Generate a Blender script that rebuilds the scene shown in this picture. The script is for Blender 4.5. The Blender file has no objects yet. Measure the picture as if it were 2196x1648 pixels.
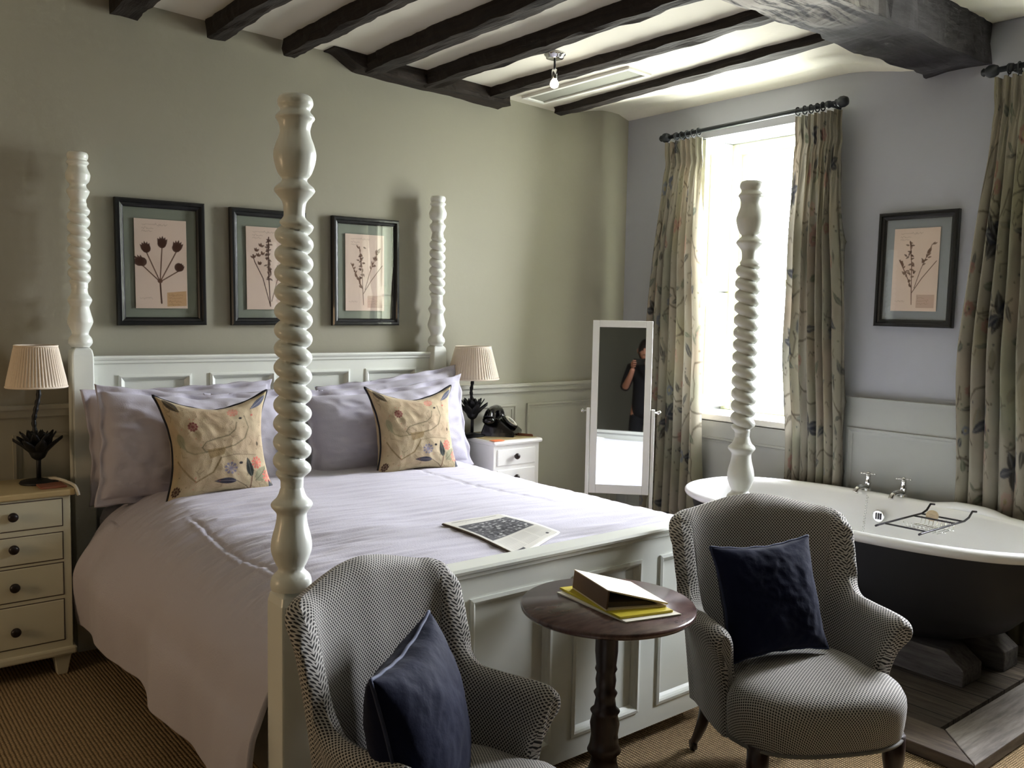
import bpy, bmesh, math, random
import numpy as np
from mathutils import Vector, Matrix, noise
random.seed(7); RNG = np.random.RandomState(11)
PI = math.pi
scn = bpy.context.scene
C = scn.collection

# ------------------------------------------------------------------ materials
def lin(c):
    return tuple(((v/12.92) if v <= .04045 else ((v+.055)/1.055)**2.4) for v in c)
def hexc(r, g, b): return lin((r/255, g/255, b/255))

class NT:
    def __init__(s, name):
        s.m = bpy.data.materials.new(name); s.m.use_nodes = True
        s.t = s.m.node_tree; s.p = s.t.nodes['Principled BSDF']
    def n(s, kind, **kw):
        x = s.t.nodes.new(kind)
        for k, v in kw.items():
            if k in x.inputs: x.inputs[k].default_value = v
            else: setattr(x, k, v)
        return x
    def l(s, a, b): s.t.links.new(a, b)

def mat(name, col, rough=.5, var=.06, vscale=6., bump=0., bscale=40., metal=0., spec=.5, coat=0., sheen=0., detail=4.):
    """plain paint/wood/metal with a soft procedural mottling and optional bump"""
    k = NT(name); p = k.p
    p.inputs['Roughness'].default_value = rough; p.inputs['Metallic'].default_value = metal
    p.inputs['Specular IOR Level'].default_value = spec
    p.inputs['Coat Weight'].default_value = coat; p.inputs['Sheen Weight'].default_value = sheen
    tc = k.n('ShaderNodeTexCoord')
    nz = k.n('ShaderNodeTexNoise', Scale=vscale, Detail=detail)
    k.l(tc.outputs['Object'], nz.inputs['Vector'])
    mx = k.n('ShaderNodeMix', data_type='RGBA')
    a = tuple(max(0, c*(1-var)) for c in col); b = tuple(min(1, c*(1+var)) for c in col)
    mx.inputs[6].default_value = (*a, 1); mx.inputs[7].default_value = (*b, 1)
    k.l(nz.outputs['Fac'], mx.inputs[0]); k.l(mx.outputs[2], p.inputs['Base Color'])
    if bump:
        n2 = k.n('ShaderNodeTexNoise', Scale=bscale, Detail=5.)
        k.l(tc.outputs['Object'], n2.inputs['Vector'])
        bp = k.n('ShaderNodeBump', Strength=bump, Distance=.01)
        k.l(n2.outputs['Fac'], bp.inputs['Height']); k.l(bp.outputs['Normal'], p.inputs['Normal'])
    return k.m

def painted(name, rough=.85, weave=0., sheen=0., translucent=0.):
    """colour painted into the mesh itself (point colour attribute)"""
    k = NT(name); at = k.n('ShaderNodeAttribute', attribute_name='Paint')
    k.l(at.outputs['Color'], k.p.inputs['Base Color'])
    k.p.inputs['Roughness'].default_value = rough; k.p.inputs['Sheen Weight'].default_value = sheen
    k.p.inputs['Specular IOR Level'].default_value = .25
    if weave:
        tc = k.n('ShaderNodeTexCoord'); n2 = k.n('ShaderNodeTexNoise', Scale=350., Detail=2.)
        k.l(tc.outputs['Object'], n2.inputs['Vector'])
        bp = k.n('ShaderNodeBump', Strength=weave, Distance=.003)
        k.l(n2.outputs['Fac'], bp.inputs['Height']); k.l(bp.outputs['Normal'], k.p.inputs['Normal'])
    if translucent:
        tr = k.n('ShaderNodeBsdfTranslucent'); k.l(at.outputs['Color'], tr.inputs['Color'])
        mx = k.n('ShaderNodeMixShader', Fac=translucent)
        k.l(k.p.outputs[0], mx.inputs[1]); k.l(tr.outputs[0], mx.inputs[2])
        k.l(mx.outputs[0], k.t.nodes['Material Output'].inputs['Surface'])
    return k.m

def glass(name, refl=.08, tint=(1, 1, 1), fres=True):
    k = NT(name); k.t.nodes.remove(k.p)
    tr = k.n('ShaderNodeBsdfTransparent'); tr.inputs['Color'].default_value = (*tint, 1)
    gl = k.n('ShaderNodeBsdfGlossy', Roughness=.01)
    fr = k.n('ShaderNodeLayerWeight', Blend=.5); pw = k.n('ShaderNodeMath', operation='POWER'); pw.inputs[1].default_value = 4.; k.l(fr.outputs['Facing'], pw.inputs[0])
    fr = k.n('ShaderNodeMath', operation='MULTIPLY'); fr.inputs[1].default_value = .85; k.l(pw.outputs[0], fr.inputs[0])
    ad = k.n('ShaderNodeMath', operation='ADD'); ad.inputs[1].default_value = refl
    if fres: k.l(fr.outputs[0], ad.inputs[0])
    else: ad.inputs[0].default_value = .04
    mx = k.n('ShaderNodeMixShader'); k.l(ad.outputs[0], mx.inputs[0])
    k.l(tr.outputs[0], mx.inputs[1]); k.l(gl.outputs[0], mx.inputs[2])
    k.l(mx.outputs[0], k.t.nodes['Material Output'].inputs['Surface'])
    return k.m

def upholstery():
    """pale cloth woven with a diagonal lattice of dark lozenges, laid along the UVs (in metres)"""
    k = NT('woven_check_upholstery'); p = k.p
    uv = k.n('ShaderNodeUVMap', uv_map='UV')
    mp = k.n('ShaderNodeMapping'); mp.inputs['Rotation'].default_value = (0, 0, PI/4)
    s = 1/.0073; mp.inputs['Scale'].default_value = (s, s, s)
    k.l(uv.outputs[0], mp.inputs[0])
    sp = k.n('ShaderNodeSeparateXYZ'); k.l(mp.outputs[0], sp.inputs[0])
    outs = []
    for ax in ('X', 'Y'):
        f = k.n('ShaderNodeMath', operation='FRACT'); k.l(sp.outputs[ax], f.inputs[0])
        s2 = k.n('ShaderNodeMath', operation='SUBTRACT'); k.l(f.outputs[0], s2.inputs[0]); s2.inputs[1].default_value = .5
        ab = k.n('ShaderNodeMath', operation='ABSOLUTE'); k.l(s2.outputs[0], ab.inputs[0]); outs.append(ab)
    mxm = k.n('ShaderNodeMath', operation='MAXIMUM'); k.l(outs[0].outputs[0], mxm.inputs[0]); k.l(outs[1].outputs[0], mxm.inputs[1])
    ad = k.n('ShaderNodeMath', operation='ADD'); k.l(outs[0].outputs[0], ad.inputs[0]); k.l(outs[1].outputs[0], ad.inputs[1])
    av = k.n('ShaderNodeMath', operation='MULTIPLY_ADD'); k.l(ad.outputs[0], av.inputs[0]); av.inputs[1].default_value = .35; k.l(mxm.outputs[0], av.inputs[2])
    rp = k.n('ShaderNodeMapRange'); rp.inputs['From Min'].default_value = .40; rp.inputs['From Max'].default_value = .54
    k.l(av.outputs[0], rp.inputs[0])
    mx = k.n('ShaderNodeMix', data_type='RGBA'); mx.inputs[6].default_value = (*hexc(54, 52, 52), 1); mx.inputs[7].default_value = (*hexc(196, 193, 188), 1)
    k.l(rp.outputs[0], mx.inputs[0]); k.l(mx.outputs[2], p.inputs['Base Color'])
    bp = k.n('ShaderNodeBump', Strength=.35, Distance=.002); k.l(rp.outputs[0], bp.inputs['Height']); k.l(bp.outputs[0], p.inputs['Normal'])
    p.inputs['Roughness'].default_value = .8; p.inputs['Sheen Weight'].default_value = .15
    p.inputs['Specular IOR Level'].default_value = .2
    return k.m

def sisal():
    k = NT('woven_sisal'); p = k.p
    tc = k.n('ShaderNodeTexCoord')
    w1 = k.n('ShaderNodeTexWave', Scale=26., Distortion=1.2, bands_direction='X'); w1.inputs['Detail'].default_value = 2.
    w2 = k.n('ShaderNodeTexWave', Scale=44., Distortion=1.2, bands_direction='Y'); w2.inputs['Detail'].default_value = 2.
    for w in (w1, w2): k.l(tc.outputs['Object'], w.inputs['Vector'])
    mu = k.n('ShaderNodeMath', operation='MULTIPLY'); k.l(w1.outputs['Fac'], mu.inputs[0]); k.l(w2.outputs['Fac'], mu.inputs[1])
    sq = k.n('ShaderNodeMath', operation='POWER'); k.l(mu.outputs[0], sq.inputs[0]); sq.inputs[1].default_value = .6
    nz = k.n('ShaderNodeTexNoise', Scale=60., Detail=4.); k.l(tc.outputs['Object'], nz.inputs['Vector'])
    ml = k.n('ShaderNodeMath', operation='MULTIPLY_ADD'); k.l(nz.outputs['Fac'], ml.inputs[0]); ml.inputs[1].default_value = .35; k.l(sq.outputs[0], ml.inputs[2])
    mx = k.n('ShaderNodeMix', data_type='RGBA'); mx.inputs[6].default_value = (*hexc(66, 50, 36), 1); mx.inputs[7].default_value = (*hexc(218, 192, 152), 1)
    k.l(ml.outputs[0], mx.inputs[0]); k.l(mx.outputs[2], p.inputs['Base Color'])
    bp = k.n('ShaderNodeBump', Strength=.8, Distance=.004); k.l(sq.outputs[0], bp.inputs['Height']); k.l(bp.outputs[0], p.inputs['Normal'])
    p.inputs['Roughness'].default_value = .95; p.inputs['Specular IOR Level'].default_value = .1
    return k.m

def wood(name, dark, light, scale=(1, 12, 12), rough=.7, bump=.4, spots=None, coat=0., planks=0.):
    """grain stretched along one axis; optional pale worn patches; optional plank joints every `planks` metres across Y"""
    k = NT(name); p = k.p
    tc = k.n('ShaderNodeTexCoord'); mp = k.n('ShaderNodeMapping'); mp.inputs['Scale'].default_value = scale
    k.l(tc.outputs['Object'], mp.inputs[0])
    nz = k.n('ShaderNodeTexNoise', Scale=4., Detail=8., Roughness=.65); k.l(mp.outputs[0], nz.inputs['Vector'])
    rp = k.n('ShaderNodeMapRange'); rp.inputs['From Min'].default_value = .3; rp.inputs['From Max'].default_value = .7; k.l(nz.outputs['Fac'], rp.inputs[0])
    mx = k.n('ShaderNodeMix', data_type='RGBA'); mx.inputs[6].default_value = (*dark, 1); mx.inputs[7].default_value = (*light, 1)
    k.l(rp.outputs[0], mx.inputs[0]); out = mx.outputs[2]
    if planks:
        sp = k.n('ShaderNodeSeparateXYZ'); k.l(tc.outputs['Object'], sp.inputs[0])
        dv = k.n('ShaderNodeMath', operation='DIVIDE'); k.l(sp.outputs['X'], dv.inputs[0]); dv.inputs[1].default_value = planks
        fl = k.n('ShaderNodeMath', operation='FLOOR'); k.l(dv.outputs[0], fl.inputs[0])
        wn = k.n('ShaderNodeTexWhiteNoise', noise_dimensions='1D'); k.l(fl.outputs[0], wn.inputs['W'])
        fr = k.n('ShaderNodeMath', operation='FRACT'); k.l(dv.outputs[0], fr.inputs[0])
        gt = k.n('ShaderNodeMath', operation='GREATER_THAN'); k.l(fr.outputs[0], gt.inputs[0]); gt.inputs[1].default_value = .04
        tint = k.n('ShaderNodeMapRange'); tint.inputs['To Min'].default_value = .55; tint.inputs['To Max'].default_value = 1.25; k.l(wn.outputs['Value'], tint.inputs[0])
        m2 = k.n('ShaderNodeMath', operation='MULTIPLY'); k.l(tint.outputs[0], m2.inputs[0]); k.l(gt.outputs[0], m2.inputs[1])
        vm = k.n('ShaderNodeVectorMath', operation='SCALE'); k.l(out, vm.inputs[0]); k.l(m2.outputs[0], vm.inputs['Scale'])
        out = vm.outputs[0]
    if spots:
        n3 = k.n('ShaderNodeTexNoise', Scale=spots[1], Detail=6., Roughness=.7); k.l(mp.outputs[0], n3.inputs['Vector'])
        r3 = k.n('ShaderNodeMapRange'); r3.inputs['From Min'].default_value = spots[2]; r3.inputs['From Max'].default_value = spots[2]+.08; k.l(n3.outputs['Fac'], r3.inputs[0])
        sx = k.n('ShaderNodeSeparateXYZ'); k.l(tc.outputs['Object'], sx.inputs[0]); gx = k.n('ShaderNodeMapRange'); gx.inputs['From Min'].default_value = spots[3]; gx.inputs['From Max'].default_value = spots[3]-.5; k.l(sx.outputs['X'], gx.inputs[0])
        gm = k.n('ShaderNodeMath', operation='MULTIPLY'); k.l(r3.outputs[0], gm.inputs[0]); k.l(gx.outputs[0], gm.inputs[1]); r3 = gm
        m3 = k.n('ShaderNodeMix', data_type='RGBA'); k.l(r3.outputs[0], m3.inputs[0]); k.l(out, m3.inputs[6]); m3.inputs[7].default_value = (*spots[0], 1)
        out = m3.outputs[2]
    k.l(out, p.inputs['Base Color'])
    bp = k.n('ShaderNodeBump', Strength=bump, Distance=.01); k.l(nz.outputs['Fac'], bp.inputs['Height']); k.l(bp.outputs[0], p.inputs['Normal'])
    p.inputs['Roughness'].default_value = rough; p.inputs['Coat Weight'].default_value = coat; p.inputs['Coat Roughness'].default_value = .2
    return k.m

M = {}
M['wall'] = mat('sage_wall_paint', hexc(163, 160, 145), .9, .05, 1.6, .08, 30.)
M['wall_dim'] = mat('dimmed_wall_paint', hexc(136, 134, 122), .9, .05, 1.6, .08, 30.)  # wall colour darkened on the unseen walls to cut bounce light
M['wall_r'] = mat('cool_bounce_wall_paint', hexc(172, 174, 181), .9, .05, 1.6, .08, 30.)  # same wall paint with the bluish bounce light mixed into its colour
M['wains'] = mat('wainscot_paint', hexc(176, 174, 160), .55, .03, 3.)
M['wains_r'] = mat('wainscot_paint_grey', hexc(168, 170, 166), .55, .03, 3.)
M['ceil'] = mat('ceiling_plaster', hexc(222, 218, 206), .95, .03, 2., .15, 14.)
M['white'] = mat('white_gloss', hexc(238, 238, 232), .35, .02, 5.)
M['shutter'] = mat('cream_shutter_paint', hexc(228, 230, 210), .5, .02, 5.)
M['bed'] = mat('bed_paint', hexc(235, 238, 231), .32, .03, 5., coat=.15)
M['stand'] = mat('stand_paint', hexc(214, 212, 192), .45, .05, 8.)
M['stand_r'] = mat('stand_paint_white', hexc(246, 245, 240), .45, .03, 8.)
M['standtop'] = mat('stand_top', hexc(200, 182, 140), .45, .1, 10.)
M['linen'] = mat('white_linen', hexc(192, 189, 200), .9, .02, 3., .12, 180., sheen=.2, spec=.2)
M['knob'] = mat('dark_knob', hexc(38, 28, 26), .35, .1)
M['iron'] = mat('black_iron', hexc(24, 24, 24), .5, .2, 20., .2, 60.)
M['rod'] = mat('dark_rod', hexc(46, 50, 54), .5, .15, 20.)
M['shade'] = mat('pleated_shade', hexc(232, 220, 204), .9, .05, 6., spec=.1)
M['frame'] = mat('black_frame', hexc(24, 25, 26), .35, .2, 12., coat=.3)
M['mount'] = mat('grey_green_mount', hexc(150, 157, 144), .9, .03)
M['mount_r'] = mat('blue_grey_mount', hexc(158, 165, 168), .9, .03)
M['glass'] = glass('picture_glass', .05)
M['pane'] = glass('window_glass', .0, (1, 1, 1), False)
M['carpet'] = sisal()
M['uph'] = upholstery()
M['navy'] = mat('navy_velvet', hexc(11, 18, 46), .75, .3, 9., .15, 60., sheen=.08, spec=.12)
M['navy_pipe'] = mat('navy_piping', hexc(40, 52, 86), .7, .1, sheen=.2)
M['pipe'] = mat('dark_piping', hexc(26, 26, 36), .7, .1)
M['beam'] = wood('dark_oak_beam', hexc(20, 16, 14), hexc(52, 42, 34), (14, 1.2, 14), .8, .8)
M['beam_side'] = wood('dark_oak_plate', hexc(22, 18, 14), hexc(58, 46, 36), (1.2, 14, 14), .8, .8)
M['big'] = wood('worn_grey_beam', hexc(40, 38, 42), hexc(64, 61, 65), (1.1, 7, 7), .85, .8, (hexc(176, 170, 164), 2.2, .42, 3.0))
M['tabletop'] = wood('mahogany_top', hexc(66, 44, 40), hexc(120, 92, 86), (3, 9, 3), .25, .03, coat=.8)
M['darkwood'] = wood('dark_turned_wood', hexc(26, 14, 10), hexc(58, 34, 26), (14, 14, 2), .35, .1, coat=.4)
M['plank'] = wood('weathered_planks', hexc(62, 54, 46), hexc(128, 116, 102), (12, 1.1, 8), .8, .6, planks=.135)
M['border'] = wood('weathered_border', hexc(96, 88, 82), hexc(150, 142, 134), (1.2, 12, 8), .7, .5)
M['borderl'] = wood('weathered_border_side', hexc(72, 62, 54), hexc(120, 106, 94), (12, 1.2, 8), .7, .5)
M['block'] = wood('grey_cradle_timber', hexc(70, 66, 64), hexc(120, 114, 110), (14, 1.4, 14), .85, .5)
M['enamel'] = mat('white_enamel', hexc(240, 240, 240), .12, .01, coat=.5)
M['bathout'] = mat('charcoal_bath_paint', hexc(40, 41, 45), .55, .08, 6.)
M['chrome'] = mat('chrome', (.75, .75, .75), .12, .02, metal=1.)
M['wire'] = mat('dark_wire', hexc(62, 60, 64), .35, .1, metal=.6)
M['phone'] = mat('black_bakelite', hexc(14, 14, 15), .18, .1, coat=.4)
M['paper'] = mat('paper', hexc(236, 232, 220), .8, .03)
M['yellow'] = mat('yellow_cover', hexc(206, 190, 60), .6, .1)
M['binder'] = mat('beige_cover', hexc(226, 212, 184), .6, .05)
M['spine'] = mat('brown_spine', hexc(122, 96, 74), .6, .08)
M['inner'] = mat('dark_pages', hexc(92, 82, 74), .8, .1)
M['orange'] = mat('orange_card', hexc(232, 140, 92), .7, .1)
M['cable'] = mat('white_cable', hexc(220, 216, 204), .5, .02)
M['pink'] = mat('rosewood_pad', hexc(150, 96, 72), .6, .1)
M['grille'] = mat('grey_grille', hexc(150, 150, 140), .8, .06, 200.)
M['sponge'] = mat('sponge', hexc(205, 186, 160), .95, .2, 40., .5, 80.)
M['curtain'] = painted('floral_linen', .9, .25, .1, .10)
M['cushion'] = painted('floral_cushion_linen', .9, .3, .1)
M['print'] = painted('pressed_flower_print', .9)
M['news'] = painted('newsprint', .85)
M['skin'] = mat('skin', hexc(190, 140, 118), .6, .05)
M['cloth'] = mat('dark_cloth', hexc(26, 26, 30), .9, .1)
k = NT('lit_bulb'); k.p.inputs['Base Color'].default_value = (1, .95, .85, 1); k.p.inputs['Emission Color'].default_value = (1, .85, .66, 1); k.p.inputs['Emission Strength'].default_value = 9.; M['bulb'] = k.m
k = NT('silvered_mirror'); k.p.inputs['Base Color'].default_value = (.86, .88, .88, 1); k.p.inputs['Metallic'].default_value = 1; k.p.inputs['Roughness'].default_value = .02; M['mirror'] = k.m

# ------------------------------------------------------------------ mesh helpers
class MB:
    """collects vertices/faces (with optional uv and painted colour per vertex) for ONE mesh"""
    def __init__(s): s.v = []; s.f = []; s.uv = {}; s.col = None
    def add(s, vs, fs):
        o = len(s.v); s.v += [tuple(p) for p in vs]; s.f += [tuple(i+o for i in f) for f in fs]; return s
    def box(s, x0, x1, y0, y1, z0, z1):
        vs = [(x, y, z) for z in (z0, z1) for y in (y0, y1) for x in (x0, x1)]
        return s.add(vs, [(0, 2, 3, 1), (4, 5, 7, 6), (0, 1, 5, 4), (2, 6, 7, 3), (0, 4, 6, 2), (1, 3, 7, 5)])
    def hexa(s, vs):   # 8 corners, bottom ring then top ring (same order, counter-clockwise seen from above)
        return s.add(vs, [(3, 2, 1, 0), (4, 5, 6, 7), (0, 1, 5, 4), (1, 2, 6, 5), (2, 3, 7, 6), (3, 0, 4, 7)])
    def lathe(s, prof, n=32, c=(0, 0, 0), cap=True, axis='z'):
        vs = []
        for r, z in prof:
            for i in range(n):
                a = 2*PI*i/n; p = (r*math.cos(a), r*math.sin(a), z)
                if axis == 'x': p = (p[2], p[0], p[1])
                if axis == 'y': p = (p[1], p[2], p[0])
                vs.append((c[0]+p[0], c[1]+p[1], c[2]+p[2]))
        fs = [(j*n+i, j*n+(i+1) % n, (j+1)*n+(i+1) % n, (j+1)*n+i) for j in range(len(prof)-1) for i in range(n)]
        if cap:
            fs.append(tuple(range(n))[::-1]); fs.append(tuple((len(prof)-1)*n+i for i in range(n)))
        return s.add(vs, fs)
    def tube(s, pts, r, n=8, closed=False):
        pts = [Vector(p) for p in pts]; m = len(pts); rr = r if hasattr(r, '__len__') else [r]*m
        vs = []; prev = None
        for i, p in enumerate(pts):
            t = (pts[(i+1) % m]-pts[i-1]) if closed else (pts[min(i+1, m-1)]-pts[max(i-1, 0)])
            t.normalize()
            if prev is None:
                a = Vector((0, 0, 1)) if abs(t.z) < .9 else Vector((1, 0, 0)); nrm = t.cross(a).normalized()
            else:
                nrm = (prev - t*prev.dot(t)).normalized()
            prev = nrm; b = t.cross(nrm)
            for k_ in range(n):
                a = 2*PI*k_/n; vs.append(p+nrm*(rr[i]*math.cos(a))+b*(rr[i]*math.sin(a)))
        fs = [(j*n+i, j*n+(i+1) % n, ((j+1) % m)*n+(i+1) % n, ((j+1) % m)*n+i) for j in range(m if closed else m-1) for i in range(n)]
        if not closed: fs += [tuple(range(n))[::-1], tuple((m-1)*n+i for i in range(n))]
        return s.add(vs, fs)
    def grid(s, fn, nu, nv, closed_u=False):
        vs = [fn(i/(nu if closed_u else nu-1), j/(nv-1)) for j in range(nv) for i in range(nu)]
        fs = [(j*nu+i, j*nu+(i+1) % nu, (j+1)*nu+(i+1) % nu, (j+1)*nu+i) for j in range(nv-1) for i in range(nu if closed_u else nu-1)]
        return s.add(vs, fs)
    def obj(s, name, m, parent=None, smooth=False, bevel=0., sub=0, solid=0.):
        me = bpy.data.meshes.new(name); me.from_pydata(s.v, [], s.f); me.update()
        o = bpy.data.objects.new(name, me); C.objects.link(o); me.materials.append(m)
        if smooth: me.polygons.foreach_set('use_smooth', [True]*len(me.polygons))
        if s.uv:
            ul = me.uv_layers.new(name='UV'); lv = np.empty(len(me.loops), dtype=np.int32); me.loops.foreach_get('vertex_index', lv)
            arr = np.array([s.uv[i] for i in range(len(s.v))], dtype=np.float32)[lv]; ul.data.foreach_set('uv', arr.ravel())
        if s.col is not None:
            ca = me.color_attributes.new('Paint', 'FLOAT_COLOR', 'POINT')
            cc = np.ones((len(s.v), 4), dtype=np.float32); cc[:, :3] = s.col; ca.data.foreach_set('color', cc.ravel())
        if parent is not None: o.parent = parent
        if solid:
            w = o.modifiers.new('solid', 'SOLIDIFY'); w.thickness = solid; w.offset = 0
        if bevel:
            b = o.modifiers.new('bevel', 'BEVEL'); b.width = bevel; b.segments = 2; b.limit_method = 'ANGLE'; b.harden_normals = False
        if sub:
            b = o.modifiers.new('sub', 'SUBSURF'); b.levels = sub; b.render_levels = sub
        return o

def tag(o, label, cat, group=None, kind=None):
    o['label'] = label; o['category'] = cat
    if group: o['group'] = group
    if kind: o['kind'] = kind
    return o
def thing(name, label, cat, loc=(0, 0, 0), rz=0., group=None, kind=None):
    o = bpy.data.objects.new(name, None); C.objects.link(o); o.location = loc; o.rotation_euler = (0, 0, rz)
    return tag(o, label, cat, group, kind)
def smoothstep(a, b, x):
    t = min(1, max(0, (x-a)/(b-a))); return t*t*(3-2*t)
def interp(pts, x):
    return float(np.interp(x, [p[0] for p in pts], [p[1] for p in pts]))
def catmull(P, n):
    P = [np.array(p, float) for p in P]; out = []
    for i in range(len(P)-1):
        p0, p1, p2, p3 = P[max(i-1, 0)], P[i], P[i+1], P[min(i+2, len(P)-1)]
        for j in range(n):
            t = j/n
            out.append(.5*((2*p1)+(-p0+p2)*t+(2*p0-5*p1+4*p2-p3)*t*t+(-p0+3*p1-3*p2+p3)*t**3))
    out.append(P[-1]); return out

# ------------------------------------------------------------------ painting canvas (numpy -> vertex colours)
class Canvas:
    def __init__(s, w, h, base): s.w, s.h = w, h; s.a = np.empty((h, w, 3)); s.a[:] = base
    def _blend(s, x0, y0, m, col, al):
        h, w = m.shape; r = s.a[y0:y0+h, x0:x0+w]; k_ = (m*al)[..., None]; r[:] = r*(1-k_)+np.array(col)*k_
    def poly(s, pts, col, al=1.):
        p = np.array(pts)*[s.w, s.h]; x0, y0 = np.floor(p.min(0)).astype(int); x1, y1 = np.ceil(p.max(0)).astype(int)+1
        x0, y0, x1, y1 = max(0, x0), max(0, y0), min(s.w, x1), min(s.h, y1)
        if x1 <= x0 or y1 <= y0: return
        X, Y = np.meshgrid(np.arange(x0, x1)+.5, np.arange(y0, y1)+.5); ins = np.zeros(X.shape, bool)
        for i in range(len(p)):
            xa, ya = p[i-1]; xb, yb = p[i]
            if ya == yb: continue
            c = ((ya > Y) != (yb > Y)) & (X < (xb-xa)*(Y-ya)/(yb-ya)+xa); ins ^= c
        s._blend(x0, y0, ins.astype(float), col, al)
    def ell(s, cx, cy, rx, ry, col, al=1., rot=0.):
        t = np.linspace(0, 2*PI, 20)[:-1]; a = rx*np.cos(t); b = ry*np.sin(t); asp = s.h/s.w
        x = a*math.cos(rot)-b*math.sin(rot)*1; y = a*math.sin(rot)+b*math.cos(rot)
        s.poly(np.c_[cx+x, cy+y], col, al)
    def line(s, pts, wd, col, al=1.):
        p = np.array(pts)*[s.w, s.h]; wd = wd*s.w
        lo = np.maximum(np.floor(p.min(0)-wd-1), 0).astype(int); hi = np.minimum(np.ceil(p.max(0)+wd+1), [s.w, s.h]).astype(int)
        if (hi <= lo).any(): return
        X, Y = np.meshgrid(np.arange(lo[0], hi[0])+.5, np.arange(lo[1], hi[1])+.5); d = np.full(X.shape, 1e9)
        for i in range(len(p)-1):
            a, b = p[i], p[i+1]; ab = b-a; L = (ab@ab)+1e-9
            t = np.clip(((X-a[0])*ab[0]+(Y-a[1])*ab[1])/L, 0, 1); d = np.minimum(d, np.hypot(X-a[0]-t*ab[0], Y-a[1]-t*ab[1]))
        s._blend(lo[0], lo[1], np.clip(wd*.5+.5-d, 0, 1), col, al)
    def leaf(s, x, y, L, wd, ang, col, al=1., vein=None):
        t = np.linspace(0, 1, 12); half = wd*np.sin(PI*t**.75)
        px = np.r_[t*L, (t*L)[::-1]]; py = np.r_[half, -half[::-1]]; ar = s.w/s.h
        X = x+px*math.cos(ang)-py*math.sin(ang); Y = y+(px*math.sin(ang)+py*math.cos(ang))*ar
        s.poly(np.c_[X, Y], col, al)
        if vein is not None: s.line([(x, y), (x+L*.9*math.cos(ang), y+L*.9*math.sin(ang)*ar)], .006, vein, .8)
    def smooth(s, k=1):
        for _ in range(k):
            q = np.pad(s.a, ((1, 1), (1, 1), (0, 0)), 'edge'); s.a = (q[1:-1, 1:-1]*4+q[:-2, 1:-1]*2+q[2:, 1:-1]*2+q[1:-1, :-2]*2+q[1:-1, 2:]*2+q[:-2, :-2]+q[2:, 2:]+q[:-2, 2:]+q[2:, :-2])/16
        return s
    def sample(s, u, v):
        x = np.clip((u*s.w), 0, s.w-1).astype(int); y = np.clip((v*s.h), 0, s.h-1).astype(int); return s.a[y, x]
    def cloud(s, scale, amp, col, seed):
        r = np.random.RandomState(seed); g = r.rand(scale+3, scale+3)
        yy = np.linspace(0, scale, s.h); xx = np.linspace(0, scale, s.w); xi = xx.astype(int); yi = yy.astype(int)
        fx = (xx-xi)[None]; fy = (yy-yi)[:, None]; fx = fx*fx*(3-2*fx); fy = fy*fy*(3-2*fy)
        q = (g[yi][:, xi]*(1-fx)+g[yi][:, xi+1]*fx)*(1-fy)+(g[yi+1][:, xi]*(1-fx)+g[yi+1][:, xi+1]*fx)*fy
        k_ = (np.clip((q-.5)*2, 0, 1)*amp)[..., None]; s.a = s.a*(1-k_)+np.array(col)*k_

NAVY = hexc(52, 58, 78); GRN = hexc(104, 116, 88); RED = hexc(206, 104, 88); PINK = hexc(212, 160, 140); OCH = hexc(172, 152, 92); BRN = hexc(98, 84, 64); DK = hexc(48, 44, 44); BLU = hexc(112, 122, 150)

def floral_curtain(w, h, seed):
    r = np.random.RandomState(seed); c = Canvas(w, h, hexc(182, 173, 152)); ar = w/h
    c.cloud(9, .55, hexc(172, 166, 112), seed+1); c.cloud(12, .5, hexc(150, 156, 130), seed+2); c.cloud(10, .4, hexc(196, 162, 134), seed+3); c.cloud(30, .3, hexc(120, 112, 92), seed+4)
    for _ in range(26):      # trailing stems
        x, y, a = r.rand(), r.rand(), r.rand()*6.28; pts = []
        for i in range(14):
            pts.append((x, y)); a += r.randn()*.45; x += .028*math.cos(a); y += .028*math.sin(a)*ar
        c.line(pts, .007, BRN, .75)
    for _ in range(120):
        col = [NAVY, DK, GRN, hexc(92, 102, 92), hexc(150, 140, 110)][r.randint(5)]; c.leaf(r.rand(), r.rand(), .035+.05*r.rand(), .006+.010*r.rand(), r.rand()*6.28, col, .8, hexc(150, 146, 128))
    for _ in range(40):
        x, y = r.rand(), r.rand(); col = [hexc(184, 122, 106), hexc(196, 156, 138), hexc(176, 110, 98), BLU][r.randint(4)]; R = .010+.012*r.rand()
        for i in range(7):
            a = i*.9; c.ell(x+R*math.cos(a), y+R*math.sin(a)*ar, R*.5, R*.5*ar, col, .65)
        c.ell(x, y, R*.4, R*.4*ar, OCH, .8)
    for _ in range(9):
        x, y = r.rand(), r.rand()
        for i in range(5): c.leaf(x, y, .06+.03*r.rand(), .016, i*1.3+r.rand(), [NAVY, DK][i % 2], .85, hexc(130, 130, 124))
    for _ in range(260):
        c.ell(r.rand(), r.rand(), .004, .004*ar, [DK, NAVY, BRN, GRN][r.randint(4)], .8)
    for _ in range(120):
        x, y, a = r.rand(), r.rand(), r.rand()*6; c.line([(x, y), (x+.02*math.cos(a), y+.02*math.sin(a)*ar), (x+.03*math.cos(a+.8), y+.03*math.sin(a+.8)*ar)], .005, BRN, .6)
    g = c.a.mean(2, keepdims=True); c.a = (c.a*.72+g*.28)*.70
    return c

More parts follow.
